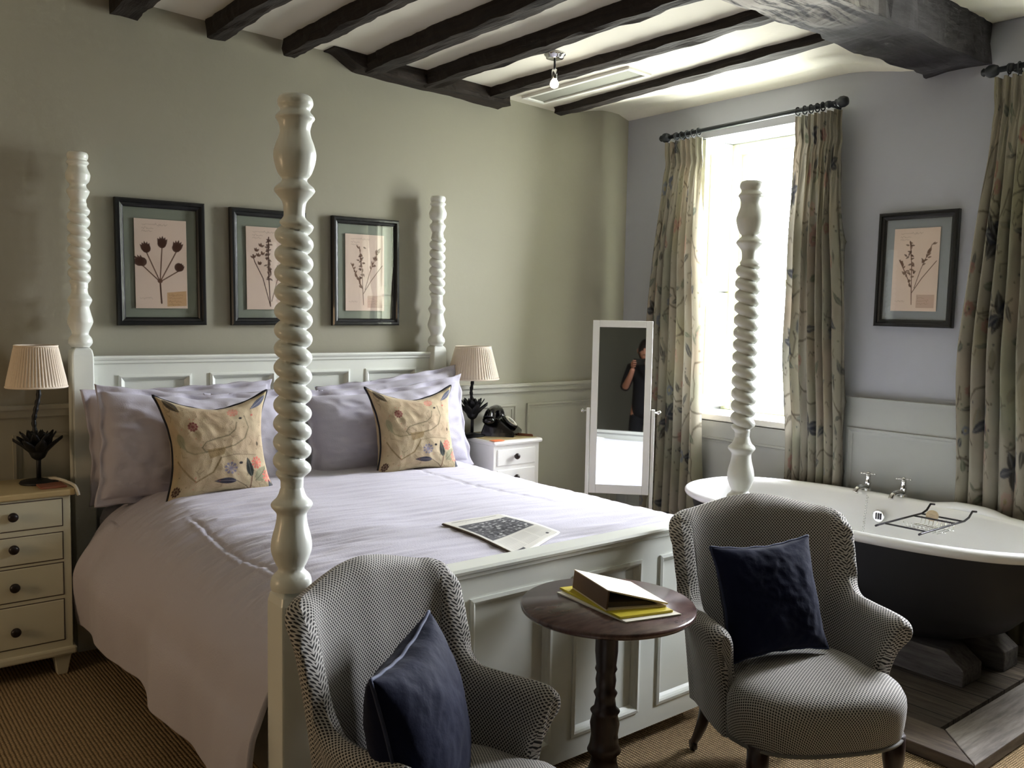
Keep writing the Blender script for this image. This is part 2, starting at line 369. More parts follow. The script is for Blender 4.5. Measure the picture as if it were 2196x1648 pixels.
def floral_cushion(n):
    c = Canvas(n, n, hexc(196, 176, 140))
    c.cloud(4, .6, hexc(186, 176, 126), 3); c.cloud(6, .45, hexc(176, 142, 112), 9); c.cloud(14, .25, hexc(150, 140, 104), 4)
    L = lambda pts, w_, col, al=.85: c.line(pts, w_, col, al)
    L([(.12, .42), (.18, .52), (.25, .55), (.36, .54)], .012, hexc(128, 124, 88), .6)
    sw = [(.72, .22), (.75, .34), (.70, .44), (.60, .50), (.45, .53), (.35, .54), (.32, .50), (.36, .45), (.46, .42), (.56, .40), (.62, .35), (.64, .28)]
    L(sw, .010, hexc(116, 108, 78)); c.cloud(30, .12, hexc(110, 100, 76), 12)
    L([(.06, .60), (.25, .80), (.40, .72), (.47, .60)], .014, hexc(132, 112, 66), .8); L([(.47, .60), (.60, .58), (.80, .60)], .006, BRN, .6)
    c.poly([(.36, .52), (.52, .51), (.50, .57), (.38, .60)], hexc(146, 120, 66), .7)
    c.leaf(.60, .83, .20, .034, PI*1.03, hexc(64, 62, 78), 1, hexc(150, 140, 140)); c.leaf(.74, .80, .19, .034, -PI*.56, hexc(52, 58, 56), 1, hexc(120, 124, 110))
    c.leaf(.78, .84, .20, .06, -.75, hexc(150, 150, 116), .9, BRN); L([(.60, .83), (.68, .90), (.72, .96)], .01, BRN); L([(.74, .80), (.72, .96)], .012, hexc(120, 78, 60))
    def bloom(x, y, R, col):
        for i in range(9): c.line([(x, y), (x+R*math.cos(i*.7), y+R*math.sin(i*.7))], .010, col, .9)
        for i in range(9): c.ell(x+R*math.cos(i*.7), y+R*math.sin(i*.7), .012, .012, col)
    bloom(.55, .70, .045, hexc(136, 130, 152)); bloom(.80, .67, .045, hexc(222, 112, 92)); bloom(.92, .80, .05, hexc(232, 110, 96)); bloom(.26, .30, .035, hexc(140, 74, 66)); bloom(.62, .16, .04, hexc(212, 136, 112)); bloom(.06, .86, .035, hexc(86, 60, 50))
    c.ell(.64, .66, .018, .012, DK); c.ell(.68, .24, .016, .012, DK); c.ell(.83, .50, .012, .02, BRN); c.ell(.80, .22, .014, .01, RED)
    c.leaf(.05, .02, .17, .05, .85, hexc(78, 68, 56), .95, OCH); c.leaf(.98, .04, .22, .04, 2.6, hexc(86, 92, 116), .95, hexc(160, 160, 170)); c.leaf(.99, .99, .17, .05, -1.9, hexc(60, 68, 82), .95)
    c.leaf(.10, .36, .16, .04, 1.2, hexc(150, 152, 118), .7)
    rr = np.random.RandomState(5)
    for _ in range(50): c.ell(rr.rand(), rr.rand(), .006, .005, [BRN, hexc(120, 104, 70), RED][rr.randint(3)], .7)
    g = c.a.mean(2, keepdims=True); c.a = c.a*.80+g*.20
    for _ in range(24):
        x, y, a = rr.rand(), rr.rand(), rr.rand()*6; L([(x, y), (x+.05*math.cos(a), y+.05*math.sin(a)), (x+.08*math.cos(a+.6), y+.08*math.sin(a+.6))], .005, BRN, .5)
    return c

def scribble(c, x, y, w_, n, col, seed):
    r = np.random.RandomState(seed)
    for j in range(n):
        xx = x; pts = []
        ln = w_*(.55+.45*r.rand())
        while xx < x+ln: pts.append((xx, y+j*.035+r.randn()*.006)); xx += .014
        if len(pts) > 1: c.line(pts, .006, col, .55)

def print_canvas(kind):
    c = Canvas(340, 600, hexc(232, 214, 200)); c.cloud(4, .4, hexc(218, 196, 180), 2); ink = hexc(88, 60, 48); thin = hexc(120, 92, 76)
    scribble(c, .14, .06, .5, 1, hexc(140, 116, 98), 4); scribble(c, .14, .10, .25, 2, hexc(140, 116, 98), 6)
    if kind == 0:
        hub = (.47, .70); c.line([hub, (.49, .94)], .03, ink); c.ell(.47, .69, .05, .025, thin)
        for (x, y, ang, L) in [(.22, .30, -1.75, .22), (.52, .24, -1.5, .23), (.80, .28, -1.35, .24), (.84, .50, -1.2, .17), (.14, .45, -2.25, .24)]:
            bx, by = x, y+.07; c.line([hub, (bx, by)], .022, thin)
            for d in (-.5, -.25, 0, .25, .5):
                c.leaf(bx, by, L*(1-.25*abs(d)), .042, ang+d, ink, .95)
            c.ell(x, y+.03, .085, .05, ink, .95)
        c.poly([(.60, .82), (.98, .80), (.98, .97), (.60, .98)], hexc(206, 168, 118), .8); scribble(c, .63, .85, .3, 4, hexc(150, 112, 76), 8); scribble(c, .08, .885, .3, 1, hexc(160, 136, 116), 3)
    elif kind == 1:
        c.line([(.52, .96), (.36, .62), (.18, .42), (.14, .34)], .018, ink); c.line([(.52, .96), (.48, .5), (.50, .12)], .022, ink); c.line([(.55, .9), (.70, .6), (.80, .36)], .016, thin)
        r = np.random.RandomState(3)
        for i in range(46): t = i/46; c.leaf(.5+r.randn()*.02, .14+.5*t, .07+.03*t, .018, r.rand()*6.28, ink, .85)
        for (x, y) in [(.16, .38), (.22, .3), (.26, .36), (.32, .24), (.35, .34), (.28, .46), (.78, .4), (.84, .34), (.72, .5)]:
            for d in range(3): c.leaf(x, y, .09, .022, -2+d*.6+r.randn()*.2, thin, .9)
    else:
        r = np.random.RandomState(8 if kind == 2 else 15)
        base = (.46, .92); c.line([base, (.44, .72), (.30, .55), (.14, .38)], .018, thin); c.line([(.44, .72), (.42, .45), (.36, .16)], .018, thin); c.line([(.45, .78), (.66, .6), (.95, .40)], .016, thin); c.line([(.5, .72), (.62, .5), (.84, .2)], .014, thin)
        for i in range(26):
            t = r.rand(); c.leaf(.38+.06*t+r.randn()*.035, .16+.42*t, .09, .02, r.rand()*6.28, ink if i % 2 else thin, .8)
        for i in range(20):
            t = r.rand(); c.leaf(.64+.2*t+r.randn()*.02, .45-.25*t, .09, .018, -.9+r.randn()*.5, thin, .85)
        for i in range(16):
            t = r.rand(); c.leaf(.16+.26*t, .4+.32*t, .08, .02, -1.6+r.randn()*.7, thin, .85)
        c.poly([(.56, .80), (.95, .80), (.95, .96), (.56, .96)], hexc(196, 168, 150), .7); scribble(c, .58, .84, .3, 3, hexc(150, 120, 100), 9); scribble(c, .08, .88, .35, 1, hexc(160, 136, 116), 5)
    return c

def paint_panel(c, nu, nv, fn):
    """rectangular sheet whose vertices carry the canvas colours; fn(u,v)->xyz, v=0 is the top"""
    b = MB(); b.grid(fn, nu, nv)
    u, v = np.meshgrid(np.linspace(0, 1, nu), np.linspace(0, 1, nv)); b.col = c.sample(u.ravel(), v.ravel()); return b

# ------------------------------------------------------------------ camera
cam = bpy.data.cameras.new('camera'); co = bpy.data.objects.new('camera', cam); C.objects.link(co)
co.location = (-0.19476, -3.90384, 1.38987)
fw = Vector((0.62844507, 0.77397134, -0.07762184)); rt = Vector((0.77707894, -0.62913869, 0.01824377)); up = Vector((0.03471475, 0.0717835, 0.99681594))
co.matrix_world = Matrix(((rt.x, up.x, -fw.x, co.location.x), (rt.y, up.y, -fw.y, co.location.y), (rt.z, up.z, -fw.z, co.location.z), (0, 0, 0, 1)))
cam.sensor_fit = 'HORIZONTAL'; cam.sensor_width = 36; cam.lens = 36*1893.1/2196; cam.clip_start = .02
scn.camera = co

# ------------------------------------------------------------------ room shell
XR, XL, YF = 3.87, -2.7, -7.0
W1 = (-1.33, -.575, .85, 2.415); W2 = (-3.12, -2.47, .85, 2.415)
def struct(b, name, m, label, cat, **kw): return tag(b.obj(name, m, **kw), label, cat, kind='structure')
struct(MB().box(XL-.1, XR+.4, YF-.1, .1, -.12, 0), 'floor', M['carpet'], 'woven brown sisal carpet covering the bedroom floor', 'floor')
struct(MB().box(XL-.1, XR+.4, 0, .12, -.05, 2.85), 'wall_back', M['wall'], 'sage painted wall behind the headboard', 'wall')
struct(MB().box(XL-.12, XL, YF, 0, -.05, 2.85), 'wall_left', M['wall_dim'], 'side wall opposite the windows', 'wall')
struct(MB().box(XL-.1, XR+.4, YF-.12, YF, -.05, 2.85), 'wall_front', M['wall_dim'], 'wall facing the headboard wall', 'wall')
b = MB(); T = .36
ys = [YF, W2[0], W2[1], W1[0], W1[1], 0]
for i, (a, c_) in enumerate(zip(ys[:-1], ys[1:])):
    if i in (1, 3): b.box(XR, XR+T, a, c_, -.05, W1[2]-.03); b.box(XR, XR+T, a, c_, W1[3], 2.85)
    else: b.box(XR, XR+T, a, c_, -.05, 2.85)
struct(b, 'wall_right', M['wall_r'], 'wall with bluish bounce light in its colour and two deep window openings', 'wall')
# ceiling: old plaster, falling towards the window wall in the bed bay and coved into it
def zc(x): return 2.684-.0355*x
b = MB(); nx, ny = 60, 24
def cp_(u, v):
    x = XL-.1+(XR+.12-XL+.1)*u**.6; y = .05-2.07*v; z = zc(x); fade = smoothstep(-1.9, -1.45, y)
    z += .085*smoothstep(3.25, 3.7, x)*fade-.035*fade*smoothstep(3.74, 3.90, x)**2
    return (x, y, z+.006*noise.noise(Vector((x*1.3, y*1.3, 0))))
b.grid(cp_, nx, ny)
b.box(XL-.1, XR+.4, YF-.1, -2.02, 2.685, 2.95); b.box(XL-.1, XR+.4, -2.05, .1, 2.80, 2.95)
struct(b, 'ceiling', M['ceil'], 'cream plaster ceiling between dark old beams', 'ceiling')

# timbers (each log is its own piece, hewn edges)
def timber(name, x0, x1, y0, y1, zt, zb, m, label, along='y', amp=.006, n=46, taper=0., seed=0, zslope=0., round_end=0.):
    b = MB(); L0, L1 = (y0, y1) if along == 'y' else (x0, x1); cr = []
    ring = [(0, 0), (.33, 0), (.66, 0), (1, 0), (1, .35), (1, .7), (1, 1), (.5, 1), (0, 1), (0, .7), (0, .35)]   # bottom -> side -> top -> side
    vs = []
    for i in range(n):
        t = i/(n-1); s = L0+(L1-L0)*t
        e = smoothstep(0, round_end, t) if round_end else 1.
        for j, (u, w) in enumerate(ring):
            na = noise.noise(Vector((s*5, j*3.1, seed*7.7)))*amp*1.5+noise.noise(Vector((s*19, j*2.3, seed*3.1)))*amp
            nb = noise.noise(Vector((s*6, j*2.7+9, seed*5.3)))*amp*1.3
            off = taper*t
            z = zb+(zt-zb)*w+(nb if w < .9 else 0)+zslope*(s-L0)
            if round_end: z = zt+(z-zt)*(.25+.75*e)
            if along == 'y': vs.append((x0+(x1-x0)*u+na+off, s, z))
            else: vs.append((s, y0+(y1-y0)*u+na+off, z))
    m_ = len(ring); fs = [(i*m_+j, i*m_+(j+1) % m_, (i+1)*m_+(j+1) % m_, (i+1)*m_+j) for i in range(n-1) for j in range(m_)]
    fs += [tuple(range(m_))[::-1], tuple((n-1)*m_+j for j in range(m_))]
    b.add(vs, fs)
    return tag(b.obj(name, m, smooth=False), label, 'beam', 'dark beams under the ceiling', 'structure')
BG = 'dark beams under the ceiling'
lab = ['dark ceiling beam at the end near the lamp shade corner, first of the row', 'second dark ceiling beam from the bedside lamp corner, short in view', 'third dark beam, meeting the wall just before the horizontal wall timber',
       'fourth dark beam, resting on the start of the wall timber', 'fifth dark beam, beside the ceiling bulb on the bed side', 'sixth dark beam, running just behind the hanging bulb', 'last dark beam, thinner one nearest the window curtains']
BM = [(.835, .935, 0, 0), (1.225, 1.30, 0, 1), (1.575, 1.635, .005, 2), (1.965, 2.045, -.01, 3), (2.30, 2.37, .015, 4), (2.705, 2.785, .02, 5), (3.195, 3.265, -.09, 6)]
for (x0, x1, tp, i) in BM:
    zt = zc((x0+x1)/2)+.02; dep = [.1, .1, .095, .095, .09, .06, .055][i]
    timber('ceiling_beam', x0, x1, -.02 if i < 3 else -.07, -2.05, zt, zt-dep, M['beam'], lab[i], 'y', .008 if i < 6 else .006, 60, tp, i+1)
o = timber('wall_plate_beam', 1.79, 2.84, -.11, -.0, zc(2.3)+.03, zc(2.3)-.045, M['beam_side'], 'horizontal dark wall timber at the top of the headboard wall', 'x', .008, 50, 0, 22, -.042, .16)
o = timber('tie_beam', .6, XR+.02, -2.15, -1.87, 2.78, 2.51, M['big'], 'massive worn grey beam running across to the window wall', 'x', .014, 80, 0, 40)

# wainscot on the headboard wall and the window wall
def moulding_frame(b, x0, x1, z0, z1, y, w=.022, d=.014, facing='y'):
    """rectangular bolection frame lying on plane y (facing -y) or on plane x (facing -x)"""
    prof = [(0, 0), (0, d), (w*.35, d), (w*.6, d*.45), (w, d*.3), (w, 0)]
    rings = []
    for o_, h in prof:
        c4 = [(x0+o_, z0+o_), (x1-o_, z0+o_), (x1-o_, z1-o_), (x0+o_, z1-o_)]
        rings.append([((p, y-h, q) if facing == 'y' else (y-h, p, q)) for p, q in c4])
    base = len(b.v)
    for r_ in rings: b.v += r_
    for i in range(len(rings)-1):
        for j in range(4): b.f.append((base+i*4+j, base+i*4+(j+1) % 4, base+(i+1)*4+(j+1) % 4, base+(i+1)*4+j))
b = MB().box(XL, XR, -.012, 0, .09, .975); b.box(XL, XR, -.028, 0, .955, .985); b.box(XL, XR, -.04, 0, .985, 1.003)
for a, c_ in [(-1.1, -.55), (-.45, .35), (.45, 1.4), (1.5, 2.45), (2.52, 2.995), (3.075, 3.78)]: moulding_frame(b, a, c_, .2, .885, -.012, .03, .012)
struct(b, 'trim_1', M['wains'], 'painted panelling with dado rail along the headboard wall', 'panelling')
b = MB()
for a, c_ in [(-.575, 0), (-2.47, -1.33), (YF, -3.12)]:
    b.box(XR-.03, XR, a, c_, .09, 1.005); b.box(XR-.042, XR, a, c_, 1.003, 1.02)
b.box(XR-.03, XR, W1[0], W1[1], .09, W1[2]-.04); b.box(XR-.03, XR, W2[0], W2[1], .09, W2[2]-.04)
moulding_frame(b, -1.27, -.63, .16, .72, XR-.03, .025, .01, 'x'); moulding_frame(b, -2.42, -1.58, .2, .87, XR-.03, .03, .01, 'x'); moulding_frame(b, -.5, -.08, .2, .87, XR-.03, .03, .01, 'x'); moulding_frame(b, -4.4, -3.4, .2, .87, XR-.03, .03, .01, 'x')
struct(b, 'trim_2', M['wains_r'], 'grey painted panelling low on the window wall', 'panelling')
struct(MB().box(XL, XR, -.022, 0, 0, .1), 'baseboard_back', M['wains'], 'painted skirting board along the headboard wall', 'skirting board', bevel=.004)
struct(MB().box(XR-.045, XR, YF, 0, 0, .1), 'baseboard_right', M['wains_r'], 'painted skirting board along the window wall', 'skirting board', bevel=.004)

# windows
def window(idx, W, label):
    y0, y1, z0, z1 = W; xf = XR+.26
    root = thing(f'window_{idx}', label, 'window', (XR, (y0+y1)/2, z0), kind='structure')
    def part(b, name, m, par=root, **kw):
        o = b.obj(name, m, **kw); o.parent = par; o.matrix_parent_inverse = Matrix.Translation(root.location).inverted(); return o
    b = MB().box(xf, xf+.06, y0, y0+.07, z0, z1); b.box(xf, xf+.06, y1-.07, y1, z0, z1); b.box(xf, xf+.06, y0+.07, y1-.07, z1-.06, z1); b.box(xf, xf+.06, y0+.07, y1-.07, z0, z0+.05)
    part(b, 'window_frame', M['shutter'], bevel=.004)
    part(MB().box(XR-.028, xf+.06, y0-.0, y1+.0, z0-.035, z0), 'window_sill', M['white'], bevel=.005)
    zm = 1.60
    for nm, za, zb_, xo in (('lower_sash', z0+.05, zm+.02, .012), ('upper_sash', zm-.02, z1-.06, .034)):
        b = MB(); w = .045; ya, yb = y0+.07, y1-.07; x0, x1 = xf+xo, xf+xo+.022
        b.box(x0, x1, ya, ya+w, za, zb_); b.box(x0, x1, yb-w, yb, za, zb_); b.box(x0, x1, ya+w, yb-w, za, za+.035); b.box(x0, x1, ya+w, yb-w, zb_-.035, zb_)
        s_ = part(b, nm, M['shutter'])
        p = MB().add([(x0+.011, ya+w, za+.03), (x0+.011, yb-w, za+.03), (x0+.011, yb-w, zb_-.03), (x0+.011, ya+w, zb_-.03)], [(0, 1, 2, 3)])
        o = p.obj('pane', M['pane']); o.parent = s_
    # folding shutters lying in the reveal, each side an upper and a lower leaf
    for ys_, sg in ((y1, -1), (y0, 1)):
        for za, zb_ in ((z0+.02, 1.545), (1.555, z1-.004)):
            b = MB(); a = ys_; c_ = ys_+sg*.028
            b.box(XR+.01, xf+.004, min(a, c_), max(a, c_), za, zb_)
            fr = MB()
            moulding_frame(fr, XR+.055, xf-.055, za+.08, zb_-.08, 0, .018, .01)
            for (x, y, z) in fr.v: b.v.append((x, c_+(-y if sg > 0 else y), z))
            o_ = len(b.v)-len(fr.v); b.f += [tuple(i+o_ for i in f) for f in fr.f]
            part(b, 'shutter', M['shutter'])
    return root
window(1, W1, 'tall bright sash window between floral curtains, behind the bed post')
window(2, W2, 'sash window beyond the bath, mostly hidden by its floral curtain')

# ------------------------------------------------------------------ curtains and rods
def curtain(name, yc0, yc1, yb0, yb1, zt, zb, folds, seed, label, x=3.765, amp=.072, ph=0., push=0.):
    nu, nv = folds*30+1, 420; c = floral_curtain(560, 960, seed).smooth(1); b = MB(); r = np.random.RandomState(seed)
    jit = r.rand(folds+1)*.5
    root = None
    def P(u, v):
        z = zt+(zb-zt)*v; k_ = smoothstep(.0, .3, v); fan = smoothstep(.02, .55, v)
        ya = yc0+(yb0-yc0)*fan; yb_ = yc1+(yb1-yc1)*fan
        q = u*folds; i = int(min(q, folds-1e-6)); f = q-i
        wob = .05*math.sin(v*5+seed)*k_
        s = math.sin(2*PI*(q+wob)+ph)
        # pinch heading: sharp narrow pleats, below it rounded tubes with deep valleys
        head = math.copysign(abs(s)**1.6, s)*.018+.008*math.sin(2*PI*q*3)*(1-k_)
        tube = (max(0, 1-(2*((q+wob+ph/6) % 1)-1)**2)**.34-.45)*amp*1.9*(.85+.3*jit[i])
        pin = math.exp(-((v-.055)/.018)**2)*.012
        dx = head*(1-k_)+tube*k_
        y = ya+(yb_-ya)*(u+.010*math.sin(2*PI*(q+wob)*1+1.)*k_)+noise.noise(Vector((u*4, v*5, seed)))*.008
        if push: dx = dx*(1-.55*smoothstep(.45, .75, v))
        return (x-dx+pin+push*smoothstep(.45, .78, v), y, z+.004*math.sin(2*PI*q))
    b.grid(P, nu, nv)
    u, v = np.meshgrid(np.linspace(0, 1, nu), np.linspace(0, 1, nv)); b.col = c.sample(u.ravel(), v.ravel()*.98)
    o = b.obj(name, M['curtain'], smooth=True)
    return tag(o, label, 'curtain', 'floral curtains at the windows')
def rod(ya, yb, z0, z1, rings, label, x=3.765, ends=(1, 1)):
    root = thing('curtain_rod', label, 'curtain rod', (x, ya, z0), group='dark curtain rods')
    L = lambda y: (0, y-ya, (z1-z0)*(y-ya)/(yb-ya))
    MB().tube([L(ya), L(yb)], .012, 12).obj('rod', M['rod'], root, True)
    for y, e, sg in ((ya, ends[0], 1), (yb, ends[1], -1)):
        if e:
            p = L(y); b = MB().lathe([(.002, -.03), (.02, -.024), (.027, -.008), (.027, .008), (.02, .02), (.013, .026), (.018, .032), (.012, .04)], 16, p, axis='y'); b.obj('finial', M['rod'], root, True)
            q = L(y-sg*.075); bb = MB().tube([q, (XR-x, q[1], q[2])], .009, 8); bb.lathe([(.016, -.012), (.019, 0), (.016, .012)], 12, q, axis='y'); bb.obj('bracket', M['rod'], root, True)
    for y in rings:
        p = L(y); b = MB(); b.tube([(p[0]+.020*math.cos(a), p[1], p[2]-.004+.020*math.sin(a)) for a in np.linspace(0, 2*PI, 17)[:-1]], .0035, 6, True)
        b.tube([(p[0], p[1], p[2]-.024), (p[0], p[1]+.004, p[2]-.04)], .002, 5); b.obj('ring', M['rod'], root, True)
    return root
rod(-.40, -1.515, 2.432, 2.446, [-.48, -.52, -.56, -.60, -.64, -1.27, -1.31, -1.345, -1.38, -1.41], 'dark curtain rod with ball ends over the bright window')
rod(-2.20, -3.50, 2.454, 2.458, [-2.27, -2.31, -2.35, -2.40, -2.45, -3.10, -3.16, -3.22, -3.28], 'dark curtain rod over the window by the bath, cut by the frame')
curtain('floral_curtain', -.405, -.665, -.31, -.735, 2.40, .03, 7, 21, 'floral curtain behind the standing mirror, lit along its window edge')
curtain('floral_curtain', -1.270, -1.515, -1.265, -1.585, 2.41, .03, 7, 34, 'floral curtain on the bath side of the bright window', ph=.6, push=.032)
curtain('floral_curtain', -2.215, -2.50, -2.13, -2.62, 2.42, .03, 8, 55, 'floral curtain beyond the bath at the picture edge, beside the small framed print', push=.032)
curtain('floral_curtain', -3.07, -3.34, -3.02, -3.40, 2.42, .03, 7, 61, 'floral curtain on the far side of the window by the bath')

# ------------------------------------------------------------------ framed prints
def picture(name, kind, origin, w, h, facing, label, mount, pr, rot=0., group='framed pressed flower prints', fw_=.034):
    """hung at lower corner `origin`; local x along the wall, local -y out of the wall"""
    root = thing(name, label, 'framed print', origin, facing, group)
    root.rotation_euler = (0, rot, facing)
    b = MB(); d = .028; prof = [(0, 0), (0, d*.75), (.006, d), (fw_*.45, d), (fw_*.55, d*.7), (fw_*.8, d*.62), (fw_, d*.4), (fw_, 0)]
    for o_, hh in prof: b.v += [(o_, -hh, o_), (w-o_, -hh, o_), (w-o_, -hh, h-o_), (o_, -hh, h-o_)]
    for i in range(len(prof)-1):
        for j in range(4): b.f.append((i*4+j, i*4+(j+1) % 4, (i+1)*4+(j+1) % 4, (i+1)*4+j))
    b.obj('frame', M['frame'], root)
    MB().box(fw_*.8, w-fw_*.8, -.004, -.001, fw_*.8, h-fw_*.8).obj('mount', mount, root)
    x0, x1, z0, z1 = pr
    pb = paint_panel(print_canvas(kind).smooth(2), 190, 330, lambda u, v: (x0+(x1-x0)*u, -.009, z1-(z1-z0)*v)); o = pb.obj('print', M['print'], root, solid=.002)
    MB().box(fw_*.9, w-fw_*.9, -.0145, -.0125, fw_*.9, h-fw_*.9).obj('glass_pane', M['glass'], root)
    return root
picture('framed_print', 0, (.846, -.002, 1.318), .370, .528, 0, 'black framed print of a dark five-headed seed plant, above the bedside lamp', M['mount'], (.076, .292, .072, .448), -.012)
picture('framed_print', 1, (1.330, -.002, 1.322), .366, .526, 0, 'black framed print half hidden behind the twisted bed post', M['mount'], (.076, .292, .072, .448), -.012)
picture('framed_print', 2, (1.832, -.002, 1.325), .374, .528, 0, 'black framed print reflecting the window, above the phone end of the headboard', M['mount'], (.074, .292, .072, .448), -.01)
picture('framed_print', 3, (XR-.002, -1.682, 1.371), .374, .534, -PI/2, 'black framed print of pale sprigs hanging between the two windows', M['mount_r'], (.076, .292, .074, .458), .01)

# ------------------------------------------------------------------ four-poster bed
bx0, bx1, byr, byf = .687, 2.397, -.081, -2.010
bed = thing('four_poster_bed', 'cream painted four-poster bed with twisted posts and panelled boards', 'bed', (0, 0, 0))
def bed_post(cx, cy, zblk, feats, spiral, a, lean=(0, 0)):
    zt = feats[-1][0]; zs = np.arange(zblk, zt, .0028); N = 44; b = MB(); vs = []
    pz, pr = [f[0] for f in feats], [f[1] for f in feats]
    s0, s1, pitch, rmin, rmax = spiral; turns = round((s1-s0)/pitch); pitch = (s1-s0)/turns
    zs = list(zs)+[zt]
    cp = catmull(list(zip(pz, pr)), 12); cz = [c_[0] for c_ in cp]; cr_ = [c_[1] for c_ in cp]
    for z in zs:
        base = float(np.interp(z, cz, cr_)); w = smoothstep(s0-.004, s0+.022, z)*(1-smoothstep(s1-.022, s1+.004, z))
        k_ = (z-zblk)/(zt-zblk)
        for i in range(N):
            th = 2*PI*i/N; r = base
            if w > 0:
                ph = ((z-s0)/pitch+th/(2*PI)) % 1.-.5
                r = base*(1-w)+w*(rmin+(rmax-rmin)*max(0, 1-(2*ph)**2)**.62)
            vs.append((cx+lean[0]*k_+r*math.cos(th), cy+lean[1]*k_+r*math.sin(th), z))
    m_ = len(zs); fs = [(j*N+i, j*N+(i+1) % N, (j+1)*N+(i+1) % N, (j+1)*N+i) for j in range(m_-1) for i in range(N)]; fs.append(tuple((m_-1)*N+i for i in range(N)))
    b.add(vs, fs)
    o = b.obj('bed_post', M['bed'], bed, True)
    # square lower block with chamfered shoulders, part of the same post
    q = MB(); rings = []
    for z, h in ((0, a), (zblk-.055, a), (zblk-.03, a*.99), (zblk-.012, a*.9), (zblk-.003, a*.74), (zblk+.002, a*.6)):
        rings.append(z); q.v += [(cx-h, cy-h, z), (cx+h, cy-h, z), (cx+h, cy+h, z), (cx-h, cy+h, z)]
    for i in range(len(rings)-1):
        for j in range(4): q.f.append((i*4+j, i*4+(j+1) % 4, (i+1)*4+(j+1) % 4, (i+1)*4+j))
    q.f.append(tuple(len(q.v)-4+j for j in range(4)))
    blk = q.obj('post_block', M['bed'], o, bevel=.005)
    return o
def fz(y): return 1.87-(y-200)*.001061          # features of the near post, read off along its height
ff = [(1278, .036), (1268, .044), (1250, .0475), (1234, .043), (1222, .031), (1214, .0305), (1205, .036), (1176, .0465), (1150, .045), (1120, .037), (1098, .034), (1090, .037), (1079, .0465), (1070, .046), (1058, .034), (1040, .027), (1020, .026),
      (740, .033), (452, .024), (440, .0235), (420, .027), (404, .040), (396, .0455), (388, .042), (378, .030), (371, .028), (360, .037), (338, .045), (318, .0475), (300, .043), (282, .036), (268, .0335), (252, .038), (244, .0435), (238, .041), (230, .0335), (224, .034), (216, .039), (206, .039), (198, .034), (196, .03)]
FF = [(fz(y), r) for y, r in ff]
SPF = (fz(1020), fz(452), .0425, .0225, .0435)
bed_post(bx0, byf, .743, FF, SPF, .042, (.010, -.004))
bed_post(bx1, byf, .743, [(z-.006, r) for z, r in FF], (SPF[0]-.006, SPF[1]-.006, .0425, .0225, .0435), .042, (-.001, 0))
def rz_(cy): return 1.991-((280+cy/3.17)-325)*.00182
rr_ = [(1462, .036), (1440, .046), (1420, .047), (1400, .043), (1380, .034), (1365, .033), (1345, .037), (1300, .049), (1275, .0495), (1240, .044), (1195, .037), (1180, .037), (1160, .043), (1140, .0475), (1125, .045), (1095, .034), (1060, .031), (1032, .033), (760, .036), (490, .033), (470, .031), (450, .031), (425, .038), (400, .044), (388, .043), (370, .034), (348, .032), (325, .043), (290, .048), (270, .046), (235, .037), (218, .036), (205, .043), (195, .042), (183, .036), (170, .040), (150, .041), (135, .037), (131, .032)]
RR = [(rz_(c_), r*.94) for c_, r in rr_]
SPR = (rz_(1032), rz_(490), .0425, .022, .042)
bed_post(bx0, byr, 1.232, RR, SPR, .040, (.002, 0))
bed_post(bx1, byr, 1.226, [(z-.004, r) for z, r in RR], (SPR[0]-.004, SPR[1]-.004, .0425, .022, .042), .040, (0, 0))

def panelled(name, x0, x1, yface, thick, z0, z1, panels, cap, capd):
    """board facing -y with sunk panels, each edged by a moulding"""
    b = MB(); d = .012
    xs = sorted({x0, x1} | {p[0] for p in panels} | {p[1] for p in panels}); pz0, pz1 = panels[0][2], panels[0][3]
    b.box(x0, x1, yface+d, yface+thick, z0, z1)
    b.box(x0, x1, yface, yface+d+.001, z0, pz0); b.box(x0, x1, yface, yface+d+.001, pz1, z1)
    edges = [x0]+[v for p in panels for v in (p[0], p[1])]+[x1]
    for i in range(0, len(edges), 2): b.box(edges[i], edges[i+1], yface, yface+d+.001, pz0, pz1)
    o = b.obj(name, M['bed'], bed)
    for p in panels:
        f = MB(); prof = [(-.010, 0), (-.010, .005), (0, .007), (.006, .003), (.010, -.004), (.018, -.011)]
        for o_, hh in prof: f.v += [(p[0]+o_, yface-hh, p[2]+o_), (p[1]-o_, yface-hh, p[2]+o_), (p[1]-o_, yface-hh, p[3]-o_), (p[0]+o_, yface-hh, p[3]-o_)]
        for i in range(len(prof)-1):
            for j in range(4): f.f.append((i*4+j, i*4+(j+1) % 4, (i+1)*4+(j+1) % 4, (i+1)*4+j))
        f.obj('panel_moulding', M['bed'], o)
    c_ = MB(); prof = [(yface-capd*.2, z1-.026), (yface-capd*.55, z1-.022), (yface-capd*.6, z1-.012), (yface-capd, z1-.008), (yface-capd-.003, z1), (yface-capd+.002, z1+.007), (yface+thick+capd*.6, z1+.007), (yface+thick+capd*.6, z1-.012), (yface+thick, z1-.026)]
    n = len(prof); c_.v += [(x0, y, z) for y, z in prof]+[(x1, y, z) for y, z in prof]
    c_.f += [(i, n+i, n+(i+1) % n, (i+1) % n) for i in range(n)]+[tuple(range(n)), tuple(range(n, 2*n))[::-1]]
    c_.obj('top_rail', M['bed'], o)
    return o
panelled('headboard', bx0+.03, bx1-.03, -.075, .035, .25, 1.187, [(.839, 1.118, .60, 1.105), (1.218, 1.502, .60, 1.105), (1.605, 1.885, .60, 1.105), (1.99, 2.266, .60, 1.105)], 0, .012)
panelled('footboard', bx0+.03, bx1-.03, -2.028, .036, .055, .708, [(.83, 1.105, .13, .612), (1.205, 1.485, .13, .612), (1.59, 1.865, .13, .612), (1.97, 2.25, .13, .612)], 0, .020)
